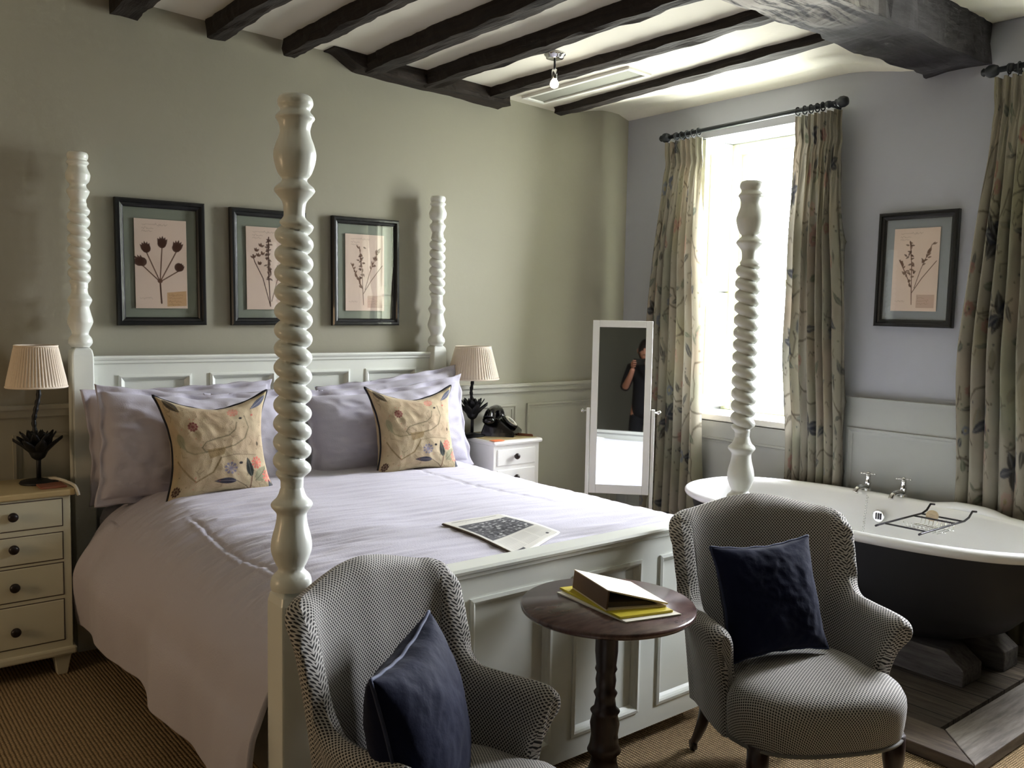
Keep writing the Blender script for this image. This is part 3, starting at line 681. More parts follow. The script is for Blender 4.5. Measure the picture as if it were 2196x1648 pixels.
for x in (.685, 2.375): MB().box(x, x+.028, -1.97, -.11, .225, .40).obj('side_rail', M['bed'], bed, bevel=.004)
MB().box(.72, 2.37, -1.97, -.11, .225, .25).obj('slat_base', M['bed'], bed)

mt = MB().box(.725, 2.36, -1.965, -.12, .255, .60).obj('mattress', M['linen'], bevel=.05)
tag(mt, 'thick white mattress under the duvet on the four-poster bed', 'mattress')

# duvet --------------------------------------------------------------
def duvet_z(x, y):
    return .648+.022*math.sin(PI*min(1, max(0, (x-.7)/1.7)))*smoothstep(-2.0, -1.5, y)+.016*smoothstep(-.9, -.4, y)-.014*smoothstep(-1.6, -1.95, y)
def duvet_point(s, t):
    y = -.30+(-1.962+.30)*t
    hem = interp([(-.3, .33), (-.5, .285), (-1.05, .268), (-1.55, .255), (-1.75, .235), (-1.97, .18)], y)
    bul = .02*math.sin(t*7)+.03*smoothstep(.5, 0, t)
    P = [(2.452, .24), (2.462, .40), (2.445, .54), (2.40, .615), (2.30, duvet_z(2.3, y))]
    P += [(x, duvet_z(x, y)) for x in (2.0, 1.7, 1.4, 1.1, .92)]
    P += [(.80, .628-.012*t), (.718, .570-.01*t), (.660, .49), (.632-bul*.5, .41), (.618-bul*.3, .34), (.622, hem)]
    q = s*(len(P)-1); i = min(int(q), len(P)-2); f = q-i
    p0, p1, p2, p3 = (np.array(P[max(0, min(len(P)-1, j))]) for j in (i-1, i, i+1, i+2))
    c_ = .5*((2*p1)+(-p0+p2)*f+(2*p0-5*p1+4*p2-p3)*f*f+(-p0+3*p1-3*p2+p3)*f**3)
    return c_[0], y, c_[1]
def duvet():
    ns, nt = 330, 300; pts = np.empty((nt, ns, 3))
    for j in range(nt):
        for i in range(ns): pts[j, i] = duvet_point(i/(ns-1), j/(nt-1))
    du = np.gradient(pts, axis=1); dv = np.gradient(pts, axis=0); nn = np.cross(dv, du); nn /= np.linalg.norm(nn, axis=2, keepdims=True)+1e-9
    if nn[nt//2, ns//2, 2] < 0: nn = -nn
    disp = np.zeros((nt, ns))
    for j in range(nt):
        for i in range(ns):
            x, y, z = pts[j, i]; top = smoothstep(.52, .63, z)
            # fine creases running across the bed, strongest near the shoulder on the window-far side
            r1 = 1-abs(noise.noise(Vector((x*2.2+.4*y, y*15, 3.)))) ; r2 = 1-abs(noise.noise(Vector((x*4.5, y*30, 8.))))
            edge = math.exp(-((x-.92)/.22)**2)
            d = top*(.0050*(r1-.75)*1.6+.0022*(r2-.75)*2)+edge*top*(.009*(r1-.8)*1.6+.006*(r2-.8)*2)
            d += .010*noise.noise(Vector((x*2.3, y*2.3, 1.)))*top
            # seam ridge along the bed
            d += .0035*math.exp(-((x-.835-.02*math.sin(y*6))/.006)**2)*top*smoothstep(-.75, -.9, y)-.004*math.exp(-((x-.85-.02*math.sin(y*6))/.007)**2)*top*smoothstep(-.75, -.9, y)
            d -= .006*math.exp(-((x-2.05+.12*(y+1.2))/.008)**2)*top*smoothstep(-1.5, -1.2, y)
            if x < .72:      # side drop: slow vertical folds, billowing hem
                w = smoothstep(.62, .34, z); d += w*(.016*noise.noise(Vector((y*3.2, z*1.5, 4.)))+.012*noise.noise(Vector((y*7, z*2.5, 6.))))
                d += w*.012*math.sin(y*9+z*4)
                d += .022*math.exp(-((y+.42-(.6-z)*.35)/.05)**2)*smoothstep(.64, .5, z)
            if x > 2.42: d += .012*noise.noise(Vector((y*5, z*2, 2.)))
            disp[j, i] = d
    pts += nn*disp[..., None]
    for j in range(nt):   # the foot corner is pulled outwards into a hanging point
        t = j/(nt-1); w = smoothstep(.80, .97, t)
        for i in range(ns):
            s = i/(ns-1)
            if s > .86: pts[j, i, 0] -= .035*w*smoothstep(.86, 1., s)*(1-.7*smoothstep(.97, 1, t)); pts[j, i, 2] -= .055*w*smoothstep(.9, 1, s)
    b = MB(); b.add([tuple(p) for p in pts.reshape(-1, 3)], [(j*ns+i, j*ns+i+1, (j+1)*ns+i+1, (j+1)*ns+i) for j in range(nt-1) for i in range(ns-1)])
    global DUV; DUV = pts
    o = b.obj('duvet', M['linen'], smooth=True, solid=.014)
    return tag(o, 'white rumpled duvet covering the four-poster bed and hanging down its sides', 'duvet')
duvet()
def duvet_top(x, y):
    q = DUV.reshape(-1, 3); d = np.hypot(q[:, 0]-x, q[:, 1]-y)+(q[:, 2] < .55)*9; return float(q[np.argsort(d)[:4], 2].mean())+.007

# pillows and cushions ------------------------------------------------
def pad(w, h, t, n=64, pinch=.07, flange=0., wr=0., seed=0, sag=0.):
    """stuffed rectangle in local XZ (thickness along Y); returns MB and its outline"""
    b = MB(); idx = {}; out = []
    def pos(u, v, side):
        px = w/2*u*(1-pinch*(1-v*v)*(abs(u)**3)); pz = h/2*v*(1-pinch*(1-u*u)*(abs(v)**3))
        iu, iv = u/(1-flange), v/(1-flange*w/h) if flange else v
        k_ = max(0., 1-iu*iu)*max(0., 1-iv*iv)
        y = side*t/2*(k_**.42)
        if wr:
            q = noise.noise(Vector((u*2.5+seed, v*2.5, side*2.)))*.9+noise.noise(Vector((u*6+seed, v*6, side*3.)))*.5+(1-abs(noise.noise(Vector((u*5+v*3+seed*2, v*5-u*2, 5.)))))*.5
            y += side*wr*q*min(1, k_*4+.25); pz += wr*.7*noise.noise(Vector((u*4+seed, 7., side)))*abs(v)**4; px += wr*.6*noise.noise(Vector((v*4+seed, 3., side)))*abs(u)**4
            if flange and k_ <= 0: y += wr*.8*math.sin(u*14+seed)*math.cos(v*11)
        pz -= sag*h*(1-abs(u))*max(0, v)
        return (px, y, pz)
    vs = []
    for side in (1, -1):
        for j in range(n+1):
            for i in range(n+1):
                u, v = -1+2*i/n, -1+2*j/n; rim = i in (0, n) or j in (0, n)
                if rim and side == -1: idx[(side, i, j)] = idx[(1, i, j)]; continue
                p = pos(u, v, side)
                if rim and not flange: p = (p[0], 0., p[2])
                idx[(side, i, j)] = len(vs); vs.append(p)
    fs = []
    for side in (1, -1):
        for j in range(n):
            for i in range(n):
                q = [idx[(side, i, j)], idx[(side, i+1, j)], idx[(side, i+1, j+1)], idx[(side, i, j+1)]]; fs.append(tuple(q if side < 0 else q[::-1]))
    b.add(vs, fs); rim = [(i, 0) for i in range(n)]+[(n, j) for j in range(n)]+[(n-i, n) for i in range(n)]+[(0, n-j) for j in range(n)]
    b.rim = [vs[idx[(1, i, j)]] for i, j in rim]; b.idx = idx; b.n = n
    return b
def frame_from(cx, xdir, updir):
    x = Vector(xdir).normalized(); z = Vector(updir); z = (z-x*z.dot(x)).normalized(); y = z.cross(x)
    return Matrix(((x.x, y.x, z.x, cx[0]), (x.y, y.y, z.y, cx[1]), (x.z, y.z, z.z, cx[2]), (0, 0, 0, 1)))
def pillow(cx, w, h, t, xdir, updir, label, seed, flange=.07, sag=0., group='white pillows against the headboard'):
    b = pad(w, h, t, 110, .05, flange, .013, seed, sag); o = b.obj('pillow', M['linen'], smooth=True); o.matrix_world = frame_from(cx, xdir, updir)
    return tag(o, label, 'pillow', group)
pillow((1.065, -.20, .85), .80, .46, .16, (1, .01, .02), (0, .16, 1), 'white pillow at the back against the headboard, behind the one on the lamp side', 3.1, .06)
pillow((2.09, -.20, .845), .80, .49, .16, (1, 0, .11), (0, .14, 1), 'white pillow at the back against the headboard, nearest the phone table', 7.7, .06)
pillow((1.06, -.325, .845), .78, .47, .18, (1, .02, -.07), (-.05, .20, 1), 'white pillow with a flanged edge leaning behind the floral cushion on the lamp side', 5.2, .07, .05)
pillow((1.98, -.325, .84), .88, .46, .18, (1, -.02, .05), (0, .20, 1), 'white crumpled pillow leaning behind the floral cushion on the phone side', 9.4, .07, .05)
FC = floral_cushion(520).smooth(2)
def floral(cx, w, h, xdir, updir, label):
    b = pad(w, h, .15, 190, .24, 0., .004, 2., .045); n = b.n; col = np.zeros((len(b.v), 3))
    for (side, i, j), k_ in b.idx.items(): col[k_] = FC.sample(np.array([(i/n if side < 0 else 1-i/n)]), np.array([1-j/n]))[0]
    b.col = col; o = b.obj('floral_cushion', M['cushion'], smooth=True); o.matrix_world = frame_from(cx, xdir, updir)
    MB().tube(b.rim, .0055, 8, True).obj('piping', M['pipe'], o, True)
    return tag(o, label, 'cushion', 'floral cushions on the bed')
floral((1.08, -.50, .846), .45, .445, (1, -.04, .01), (-.02, .26, 1), 'tan floral cushion with dark piping, half behind the twisted bed post')
floral((1.995, -.50, .845), .46, .43, (1, -.03, -.015), (-.11, .26, 1), 'tan floral cushion with dark piping, unobstructed one near the phone')

# newspaper ----------------------------------------------------------
def newspaper():
    c = Canvas(240, 300, hexc(214, 212, 204)); r = np.random.RandomState(2); ink = hexc(70, 70, 72)
    c.line([(.1, .05), (.9, .05)], .02, hexc(150, 148, 144)); scribble(c, .2, .09, .6, 1, ink, 3)
    c.poly([(.05, .18), (.95, .18), (.95, .66), (.05, .66)], hexc(96, 96, 98))
    for _ in range(230): c.leaf(.06+.85*r.rand(), .2+.44*r.rand(), .03+.06*r.rand(), .008+.01*r.rand(), r.rand()*.6-.3, [hexc(40, 40, 42), hexc(150, 150, 150), hexc(190, 190, 188), hexc(70, 70, 72)][r.randint(4)], .9)
    for i in range(8): c.line([(.2+i*.09, .48), (.2+i*.09, .65)], .014, hexc(36, 36, 38))
    for k_ in range(3):
        for j in range(11): c.line([(.06+k_*.31, .71+j*.022), (.33+k_*.31, .71+j*.022)], .006, hexc(150, 150, 148), .7)
    c.poly([(.08, .94), (.24, .94), (.24, .975), (.08, .975)], ink); c.ell(.85, .93, .03, .02, ink)
    A, B_, D = Vector((1.500, -1.455, 0)), Vector((1.735, -1.462, 0)), Vector((1.503, -1.856, 0)); E_ = Vector((1.770, -1.740, 0))-A-(B_-A)-(D-A)
    G = np.array([[duvet_top(*((A+(B_-A)*(i/6)+(D-A)*(j/6)+E_*(i*j/36))[:2])) for i in range(-1, 9)] for j in range(-1, 9)])
    for _ in range(3): G[1:-1, 1:-1] = (G[1:-1, 1:-1]*2+G[:-2, 1:-1]+G[2:, 1:-1]+G[1:-1, :-2]+G[1:-1, 2:])/6
    def P(u, v, h=.0):
        p = A+(B_-A)*u+(D-A)*v+E_*(u*v); a, c_ = min(8.99, max(0, u*6+1)), min(8.99, max(0, v*6+1)); i, j = int(a), int(c_); i, j = min(i, 8), min(j, 8); a -= i; c_ -= j
        z = G[j, i]*(1-a)*(1-c_)+G[j, i+1]*a*(1-c_)+G[j+1, i]*(1-a)*c_+G[j+1, i+1]*a*c_
        return (p.x, p.y, z+.0005+h+.001*math.exp(-((u-0)/.1)**2)+.001*math.sin(u*6+v*4))
    root = thing('newspaper', 'folded newspaper with a large grey photograph lying on the duvet', 'newspaper', (1.6, -1.65, duvet_z(1.6, -1.65)+.012))
    inv = Matrix.Translation(root.location).inverted()
    o = paint_panel(c.smooth(1), 200, 250, lambda u, v: P(u, v, .005)).obj('front_page', M['news'], root, True, solid=.002); o.matrix_parent_inverse = inv
    for k_ in range(3):
        b = MB(); b.grid(lambda u, v: P(u+.03*k_+.015, v+.010*(k_+1), .0035-.001*k_), 12, 14); o = b.obj('inner_page', M['paper'], root, True, solid=.001); o.matrix_parent_inverse = inv
    b = MB(); b.tube([P(-.008, t, .002) for t in np.linspace(0, 1, 20)], .0028, 6); o = b.obj('fold', M['inner'], root, True); o.matrix_parent_inverse = inv
newspaper()

# ------------------------------------------------------------------ bedside furniture
def knob(b, x, y, z, r=.017):
    b.lathe([(.006, .004), (.007, -.008), (r, -.014), (r*1.02, -.02), (r*.8, -.026), (.003, -.028)], 18, (x, y, z), axis='y'); return b
def bedside_left():
    x0, x1, yf = .125, .583, -.335; root = thing('bedside_chest', 'cream four-drawer bedside chest under the darker lamp, cut by the picture edge', 'bedside chest', ((x0+x1)/2, -.18, 0), group='bedside chests')
    X = lambda x: x-(x0+x1)/2; Y = lambda y: y+.18
    MB().box(X(x0), X(x1), Y(yf), Y(-.035), .095, .69).obj('carcass', M['stand'], root, bevel=.003)
    MB().box(X(x0-.016), X(x1+.016), Y(yf-.016), Y(-.03), .69, .714).obj('top', M['standtop'], root, bevel=.006)
    MB().box(X(x0-.012), X(x1+.012), Y(yf-.012), Y(-.035), .082, .112).obj('base_moulding', M['stand'], root, bevel=.008)
    for zz0, zz1, kz in ((.578, .678, .632), (.452, .552, .513), (.316, .436, .372), (.142, .296, .207)):
        d = MB().box(X(x0+.028), X(x1-.030), Y(yf-.004), Y(yf+.02), zz0, zz1).obj('drawer', M['stand'], root, bevel=.003)
        g = MB(); g.add([], []);  w = .0035
        for a, c_, e, f in ((x0+.028-w, x1-.030+w, zz0-w, zz0), (x0+.028-w, x1-.030+w, zz1, zz1+w), (x0+.028-w, x0+.028, zz0, zz1), (x1-.030, x1-.030+w, zz0, zz1)): g.box(X(a), X(c_), Y(yf-.0008), Y(yf+.003), e, f)
        g.obj('drawer_gap', M['inner'], d)
        knob(MB(), X((x0+x1)/2+.035), Y(yf-.004), kz).obj('knob', M['knob'], d, True)
    for sx in (x0+.035, x1-.035):
        for sy in (yf+.035, -.075):
            b = MB(); b.hexa([(X(sx)+a*.017, Y(sy)+c_*.017, 0) for a, c_ in ((-1, -1), (1, -1), (1, 1), (-1, 1))]+[(X(sx)+a*.032, Y(sy)+c_*.032, .09) for a, c_ in ((-1, -1), (1, -1), (1, 1), (-1, 1))]); b.obj('leg', M['stand'], root, bevel=.003)
bedside_left()
def bedside_right():
    x0, x1, yf = 2.548, 2.855, -.385; root = thing('bedside_chest', 'white bedside chest with dark round knobs beside the bed, holding the phone', 'bedside chest', ((x0+x1)/2, -.2, 0), group='bedside chests')
    X = lambda x: x-(x0+x1)/2; Y = lambda y: y+.2
    MB().box(X(x0), X(x1), Y(yf), Y(-.035), .09, .722).obj('carcass', M['stand_r'], root, bevel=.003)
    b = MB().box(X(x0-.012), X(x1+.014), Y(yf-.018), Y(-.03), .722, .746); b.obj('top', M['stand_r'], root, bevel=.011)
    MB().box(X(x0+.004), X(x1-.004), Y(yf+.01), Y(-.04), .7455, .747).obj('worn_top_surface', M['standtop'], root)
    MB().box(X(x0-.01), X(x1+.01), Y(yf-.01), Y(-.035), .08, .11).obj('base_moulding', M['stand_r'], root, bevel=.008)
    for zz0, zz1 in ((.615, .70), (.50, .595), (.33, .48), (.14, .31)):
        d = MB().box(X(x0+.025), X(x1-.028), Y(yf-.005), Y(yf+.02), zz0, zz1).obj('drawer', M['stand_r'], root, bevel=.004)
        knob(MB(), X((x0+x1)/2-.012), Y(yf-.005), (zz0+zz1)/2+.004, .0155).obj('knob', M['knob'], d, True)
    for sx in (x0+.035, x1-.035):
        for sy in (yf+.035, -.075):
            b = MB(); b.hexa([(X(sx)+a*.017, Y(sy)+c_*.017, 0) for a, c_ in ((-1, -1), (1, -1), (1, 1), (-1, 1))]+[(X(sx)+a*.03, Y(sy)+c_*.03, .09) for a, c_ in ((-1, -1), (1, -1), (1, 1), (-1, 1))]); b.obj('leg', M['stand_r'], root, bevel=.003)
bedside_right()

def lotus_lamp(loc, rz, label, H=.53, rb=.135, rt_=.10, sh=.145):
    root = thing('lotus_lamp', label, 'table lamp', loc, rz, 'lotus lamps beside the bed')
    MB().lathe([(.066, 0), (.068, .004), (.064, .010), (.03, .014), (.012, .02)], 36).obj('base', M['iron'], root, True)
    MB().tube([(0, 0, .012), (0, 0, .07), (.002, 0, .12)], .0085, 10).obj('stem', M['iron'], root, True)
    b = MB()
    for ring, (n, tilt, L, wd) in enumerate(((8, .80, .088, .022), (8, .5, .095, .022), (6, .25, .085, .020))):
        for k_ in range(n):
            a0 = 2*PI*(k_+.5*ring)/n
            def leafp(u, v, a0=a0, tilt=tilt, L=L, wd=wd):
                t = v; w = wd*math.sin(PI*min(1, t*.86+.12))**.8*(u-.5)*2; r = .008+L*math.sin(tilt)*t+.018*t*t*tilt; z = .105+L*math.cos(tilt)*t+.012*t-.012*(1-(2*u-1)**2)*tilt
                return (r*math.cos(a0)-w*math.sin(a0), r*math.sin(a0)+w*math.cos(a0), z)
            b.grid(leafp, 5, 8)
    b.lathe([(.005, .088), (.022, .10), (.034, .125), (.03, .14), (.01, .145)], 16)
    b.obj('lotus_cup', M['iron'], root, True, solid=.003)
    tr = [(0, 0, .13), (-.008, 0, .19), (-.012, .003, .24), (-.004, 0, .29), (.006, 0, .34), (.004, 0, H-sh+.03)]
    MB().tube(catmull(tr, 6), [.0085+.0015*math.sin(i*1.9) for i in range(31)], 10).obj('twisted_trunk', M['iron'], root, True)
    n = 280; b = MB(); z0, z1 = H-sh, H
    def sp(u, v):
        a = 2*PI*u; r = rb+(rt_-rb)*v; r = rt_ + (rb-rt_)*(1-v)**1.08; r += .0028*math.sin(56*a)*(.35+.65*(1-abs(2*v-1)**6)); return (r*math.cos(a), r*math.sin(a), z0+(z1-z0)*v)
    b.grid(sp, n, 14, True); s_ = b.obj('lamp_shade', M['shade'], root, True, solid=.002)
    for z, r in ((z0, rb), (z1, rt_)): MB().tube([(r*math.cos(a), r*math.sin(a), z) for a in np.linspace(0, 2*PI, 49)[:-1]], .004, 6, True).obj('shade_trim', M['shade'], s_, True)
    b = MB().lathe([(.004, H-.012), (.012, H-.006), (.004, H-.002)], 10)
    for k_ in range(3):
        a = 2*PI*k_/3; b.tube([(0, 0, H-.006), (rt_*math.cos(a), rt_*math.sin(a), H-.003)], .002, 5)
    b.tube([(.004, 0, H-sh+.03), (0, 0, H-.01)], .005, 6); b.obj('shade_carrier', M['iron'], root, True)
    return root
lotus_lamp((.512, -.16, .714), 0., 'black lotus-stem table lamp with pleated shade, by the four-drawer chest', .527, .105, .073, .155)
lotus_lamp((2.578, -.16, .746), .5, 'black lotus-stem table lamp with pleated shade, beside the telephone', .475, .137, .093, .168)

def telephone(loc, rz):
    root = thing('rotary_telephone', 'black rotary dial telephone with white dial on the bedside chest', 'telephone', loc, rz); root.scale = (1.12, 1.12, 1.02)
    b = MB(); prof = [(-.078, .0), (-.082, .018), (-.072, .03), (-.038, .058), (.0, .088), (.022, .096), (.062, .09), (.075, .045), (.082, .02), (.08, 0)]
    def bp(u, v):
        y, z = np.interp(v*(len(prof)-1), range(len(prof)), [p[0] for p in prof]), np.interp(v*(len(prof)-1), range(len(prof)), [p[1] for p in prof])
        w = .088-.30*z*(.6+.4*(z/.1)); return ((2*u-1)*w, y, z)
    b.grid(bp, 9, 28)
    n = 9
    b.f += [tuple(j*n for j in range(28)), tuple(j*n+n-1 for j in range(28))[::-1]]
    b.obj('body', M['phone'], root, bevel=.004)
    fwd = Matrix.Rotation(math.radians(42), 4, 'X'); c0 = Vector((0, -.038, .068))
    def disc(name, prof, m, par=root):
        q = MB().lathe(prof, 32); q.v = [tuple(fwd @ Vector(p)+c0) for p in q.v]; return q.obj(name, m, par, True)
    d = disc('dial', [(.046, -.004), (.047, .006), (.042, .010), (.001, .010)], M['phone']); disc('dial_face', [(.036, .009), (.037, .0115), (.001, .012)], M['paper'], d); disc('dial_centre', [(.018, .011), (.018, .0135), (.001, .014)], M['grille'], d)
    hp = [(-.105, 0, .098), (-.085, 0, .122), (-.04, 0, .133), (.0, 0, .135), (.04, 0, .133), (.085, 0, .122), (.105, 0, .098)]
    q = MB().tube([(x, .04+y, z) for x, y, z in catmull(hp, 5)], [.019+.008*abs(i/15-1)**2 for i in range(31)], 12)
    for sx in (-1, 1): q.lathe([(.026, .070), (.031, .078), (.031, .092), (.022, .105)], 16, (sx*.098, .04, 0))
    q.obj('handset', M['phone'], root, True)
    for sx in (-1, 1): MB().box(sx*.05-.012, sx*.05+.012, .022, .058, .085, .122).obj('cradle', M['phone'], root, bevel=.004)
telephone((2.752, -.195, .746), math.radians(38))
tag(MB().box(2.545, 2.61, -.398, -.355, .7475, .7505).obj('card', M['orange'], bevel=.0008), 'small orange card on the front corner of the phone chest', 'card')
for i, (p, q) in enumerate((((2.79, -.27, .751), (2.845, -.345, .751)), ((2.815, -.215, .751), (2.862, -.32, .751)))):
    tag(MB().tube([p, q], .004, 8).obj('pencil', M['pink'], smooth=True), ['brown pencil beside the telephone, nearer the drawer fronts', 'brown pencil beside the telephone, nearer the wall'][i], 'pencil', 'pencils beside the telephone')
tag(MB().box(.49, .578, -.31, -.215, .7145, .722).obj('notepad', M['pink'], bevel=.002), 'small rosewood coloured notepad in front of the lotus lamp', 'notepad')
tag(MB().tube(catmull([(.53, -.10, .718), (.55, -.16, .728), (.565, -.22, .734), (.585, -.28, .730), (.597, -.352, .722), (.606, -.362, .690)], 8), .006, 8).obj('charging_cable', M['cable'], smooth=True), 'pale cable running over the edge of the four-drawer chest', 'cable')
tag(MB().lathe([(.028, 0), (.030, .005), (.031, .085), (.029, .085), (.027, .006)], 24, (.292, -.14, .7145)).obj('beaker', M['cable'], smooth=True), 'white beaker at the picture edge beside the lotus lamp', 'beaker')

# ------------------------------------------------------------------ cheval mirror
def cheval():
    c0 = Vector((3.268, -.578, 0)); az = math.radians(-47.35); root = thing('standing_mirror', 'white framed standing mirror in front of the floral curtain', 'mirror', c0, az)
    w, z0, z1, t = .322, .432, 1.372, .03; fr = thing_child = bpy.data.objects.new('tilting_frame', None)
    b = MB(); fwid = .036
    def bx(x0, x1, za, zb): b.box(x0, x1, -.012, .012, za, zb)
    bx(-w/2, -w/2+fwid, z0, z1); bx(w/2-fwid, w/2, z0, z1); bx(-w/2+fwid, w/2-fwid, z1-fwid, z1); bx(-w/2+fwid, w/2-fwid, z0, z0+fwid+.01)
    piv = .89; tilt = math.radians(2.85)
    R = Matrix.Translation((0, 0, piv)) @ Matrix.Rotation(-tilt, 4, 'X') @ Matrix.Translation((0, 0, -piv))
    b.v = [tuple(R @ Vector(p)) for p in b.v]; f = b.obj('mirror_frame', M['white'], root, bevel=.002)
    g = MB().add([tuple(R @ Vector(p)) for p in ((-w/2+fwid-.002, -.003, z0+fwid), (w/2-fwid+.002, -.003, z0+fwid), (w/2-fwid+.002, -.003, z1-fwid+.002), (-w/2+fwid-.002, -.003, z1-fwid+.002))], [(0, 1, 2, 3)]); g.obj('mirror_glass', M['mirror'], root)
    k_ = MB().box(-w/2+.004, w/2-.004, .006, .011, z0+.004, z1-.004); k_.v = [tuple(R @ Vector(p)) for p in k_.v]; k_.obj('backing', M['inner'], root)
    for sx in (-1, 1):
        x = sx*(w/2+.014); MB().box(x-.009, x+.009, -.014, .014, .03, .895).obj('support_post', M['white'], root, bevel=.002)
        MB().lathe([(.004, 0), (.006, .012), (.012, .018), (.013, .026), (.006, .032)] if sx > 0 else [(.004, 0), (.006, -.012), (.012, -.018), (.013, -.026), (.006, -.032)], 14, (x+sx*.009, 0, piv-.01), axis='x').obj('pivot_knob', M['chrome'], root, True)
        MB().hexa([(x-.011, -.17, 0), (x+.011, -.17, 0), (x+.011, .17, 0), (x-.011, .17, 0), (x-.011, -.15, .022), (x+.011, -.15, .022), (x+.011, .15, .022), (x-.011, .15, .022)]).obj('foot', M['white'], root, bevel=.003)
    MB().box(-w/2-.005, w/2+.005, -.008, .008, .10, .14).obj('stretcher', M['white'], root)
cheval()

# ------------------------------------------------------------------ bath on its timber platform
PZ = .038
plat = thing('bath_platform', 'low raised platform of weathered floorboards under the bath', 'platform', (3.2, -1.8, 0))
def loc_child(o, root): o.matrix_parent_inverse = Matrix.Translation(root.location).inverted(); o.parent = root; return o
def pc(b, name, m, root, **kw):
    o = b.obj(name, m, **kw); o.parent = root; o.matrix_parent_inverse = Matrix.Translation(root.location).inverted(); return o
pc(MB().box(2.60, 3.82, -2.60, -.92, .002, PZ), 'deck', M['plank'], plat)
b = MB(); b.hexa([(2.56, -2.79, .002), (3.82, -2.79, .002), (3.82, -2.62, .002), (2.73, -2.62, .002), (2.56, -2.79, PZ+.006), (3.82, -2.79, PZ+.006), (3.82, -2.62, PZ+.006), (2.73, -2.62, PZ+.006)]); pc(b, 'border_board', M['border'], plat, bevel=.003)
b = MB(); b.hexa([(2.558, -2.788, .002), (2.728, -2.618, .002), (2.728, -.92, .002), (2.558, -.92, .002), (2.558, -2.788, PZ+.005), (2.728, -2.618, PZ+.005), (2.728, -.92, PZ+.005), (2.558, -.92, PZ+.005)]); pc(b, 'border_board', M['borderl'], plat, bevel=.003)
def cradle(x0, x1, y0, y1, z1, label):
    b = MB(); z0 = PZ; ch = .075
    pr = [(y0, z0), (y0, z1-.055), (y0+ch, z1), (y1-ch, z1), (y1, z1-.055), (y1, z0)]
    n = len(pr); b.v += [(x0, y, z) for y, z in pr]+[(x1, y, z) for y, z in pr]; b.f += [(i, (i+1) % n, n+(i+1) % n, n+i) for i in range(n)]+[tuple(range(n))[::-1], tuple(range(n, 2*n))]
    return tag(b.obj('cradle_timber', M['block'], bevel=.006), label, 'timber block', 'timber blocks under the bath')
cradle(3.125, 3.285, -2.50, -1.3, .158, 'grey timber block under the bath, nearest the armchair')
cradle(3.41, 3.54, -2.53, -1.3, .172, 'grey timber block under the bath, nearest the window wall')

bc = Vector((3.325, -1.945, 0)); BL, BW, RZ = .845, .428, .588
bath = thing('bath_tub', 'freestanding roll-top bath, white inside and charcoal outside', 'bath', (bc.x, bc.y, 0))
def oval(a, l, w, e=2.5):
    c_, s_ = math.cos(a), math.sin(a); return (math.copysign(abs(c_)**(2/e), c_)*w, math.copysign(abs(s_)**(2/e), s_)*l)
def shell(secs, n=96):
    b = MB()
    for (l, w, z, e) in secs:
        for i in range(n):
            x, y = oval(2*PI*i/n, l, w, e); b.v.append((x, y, z(x, y) if callable(z) else z))
    m_ = len(secs); b.f += [(j*n+i, j*n+(i+1) % n, (j+1)*n+(i+1) % n, (j+1)*n+i) for j in range(m_-1) for i in range(n)]; b.f.append(tuple((m_-1)*n+i for i in range(n)))
    return b
secs = [(BL-.035, BW-.03, RZ-.03, 2.5), (BL-.05, BW-.045, RZ-.09, 2.5), (BL-.09, BW-.06, .42, 2.5), (BL-.14, BW-.085, .32, 2.5), (BL-.22, BW-.125, .235, 2.5), (BL-.34, BW-.19, .18, 2.4), (BL-.5, BW-.27, .160, 2.3), (.08, .05, .158, 2)]
shell(secs).obj('outer_shell', M['bathout'], bath, True)
secs = [(BL-.05, BW-.05, RZ-.004, 2.5), (BL-.07, BW-.07, RZ-.02, 2.5), (BL-.10, BW-.09, RZ-.10, 2.5), (BL-.15, BW-.12, .40, 2.5), (BL-.22, BW-.15, .32, 2.5), (BL-.31, BW-.20, .255, 2.5), (BL-.42, BW-.27, .225, 2.4), (.1, .05, .22, 2)]
shell(secs).obj('inner_shell', M['enamel'], bath, True)
b = MB(); n = 120; rr0 = .023; ring = [(math.cos(a), math.sin(a)) for a in np.linspace(0, 2*PI, 15)[:-1]]
for i in range(n):
    a = 2*PI*i/n; x, y = oval(a, BL-.028, BW-.028, 2.5); nx, ny = x/(BW*BW), y/(BL*BL); q = math.hypot(nx, ny); nx, ny = nx/q, ny/q
    lift = .022*math.exp(-(((y+.30)/.13)**4)) if x > .15 else 0
    for c_, s_ in ring: b.v.append((x+nx*c_*rr0*1.15, y+ny*c_*rr0*1.15, RZ-.016+s_*rr0*.9+lift))
m_ = len(ring); b.f += [(i*m_+j, ((i+1) % n)*m_+j, ((i+1) % n)*m_+(j+1) % m_, i*m_+(j+1) % m_) for i in range(n) for j in range(m_)]
b.obj('rolled_rim', M['enamel'], bath, True)
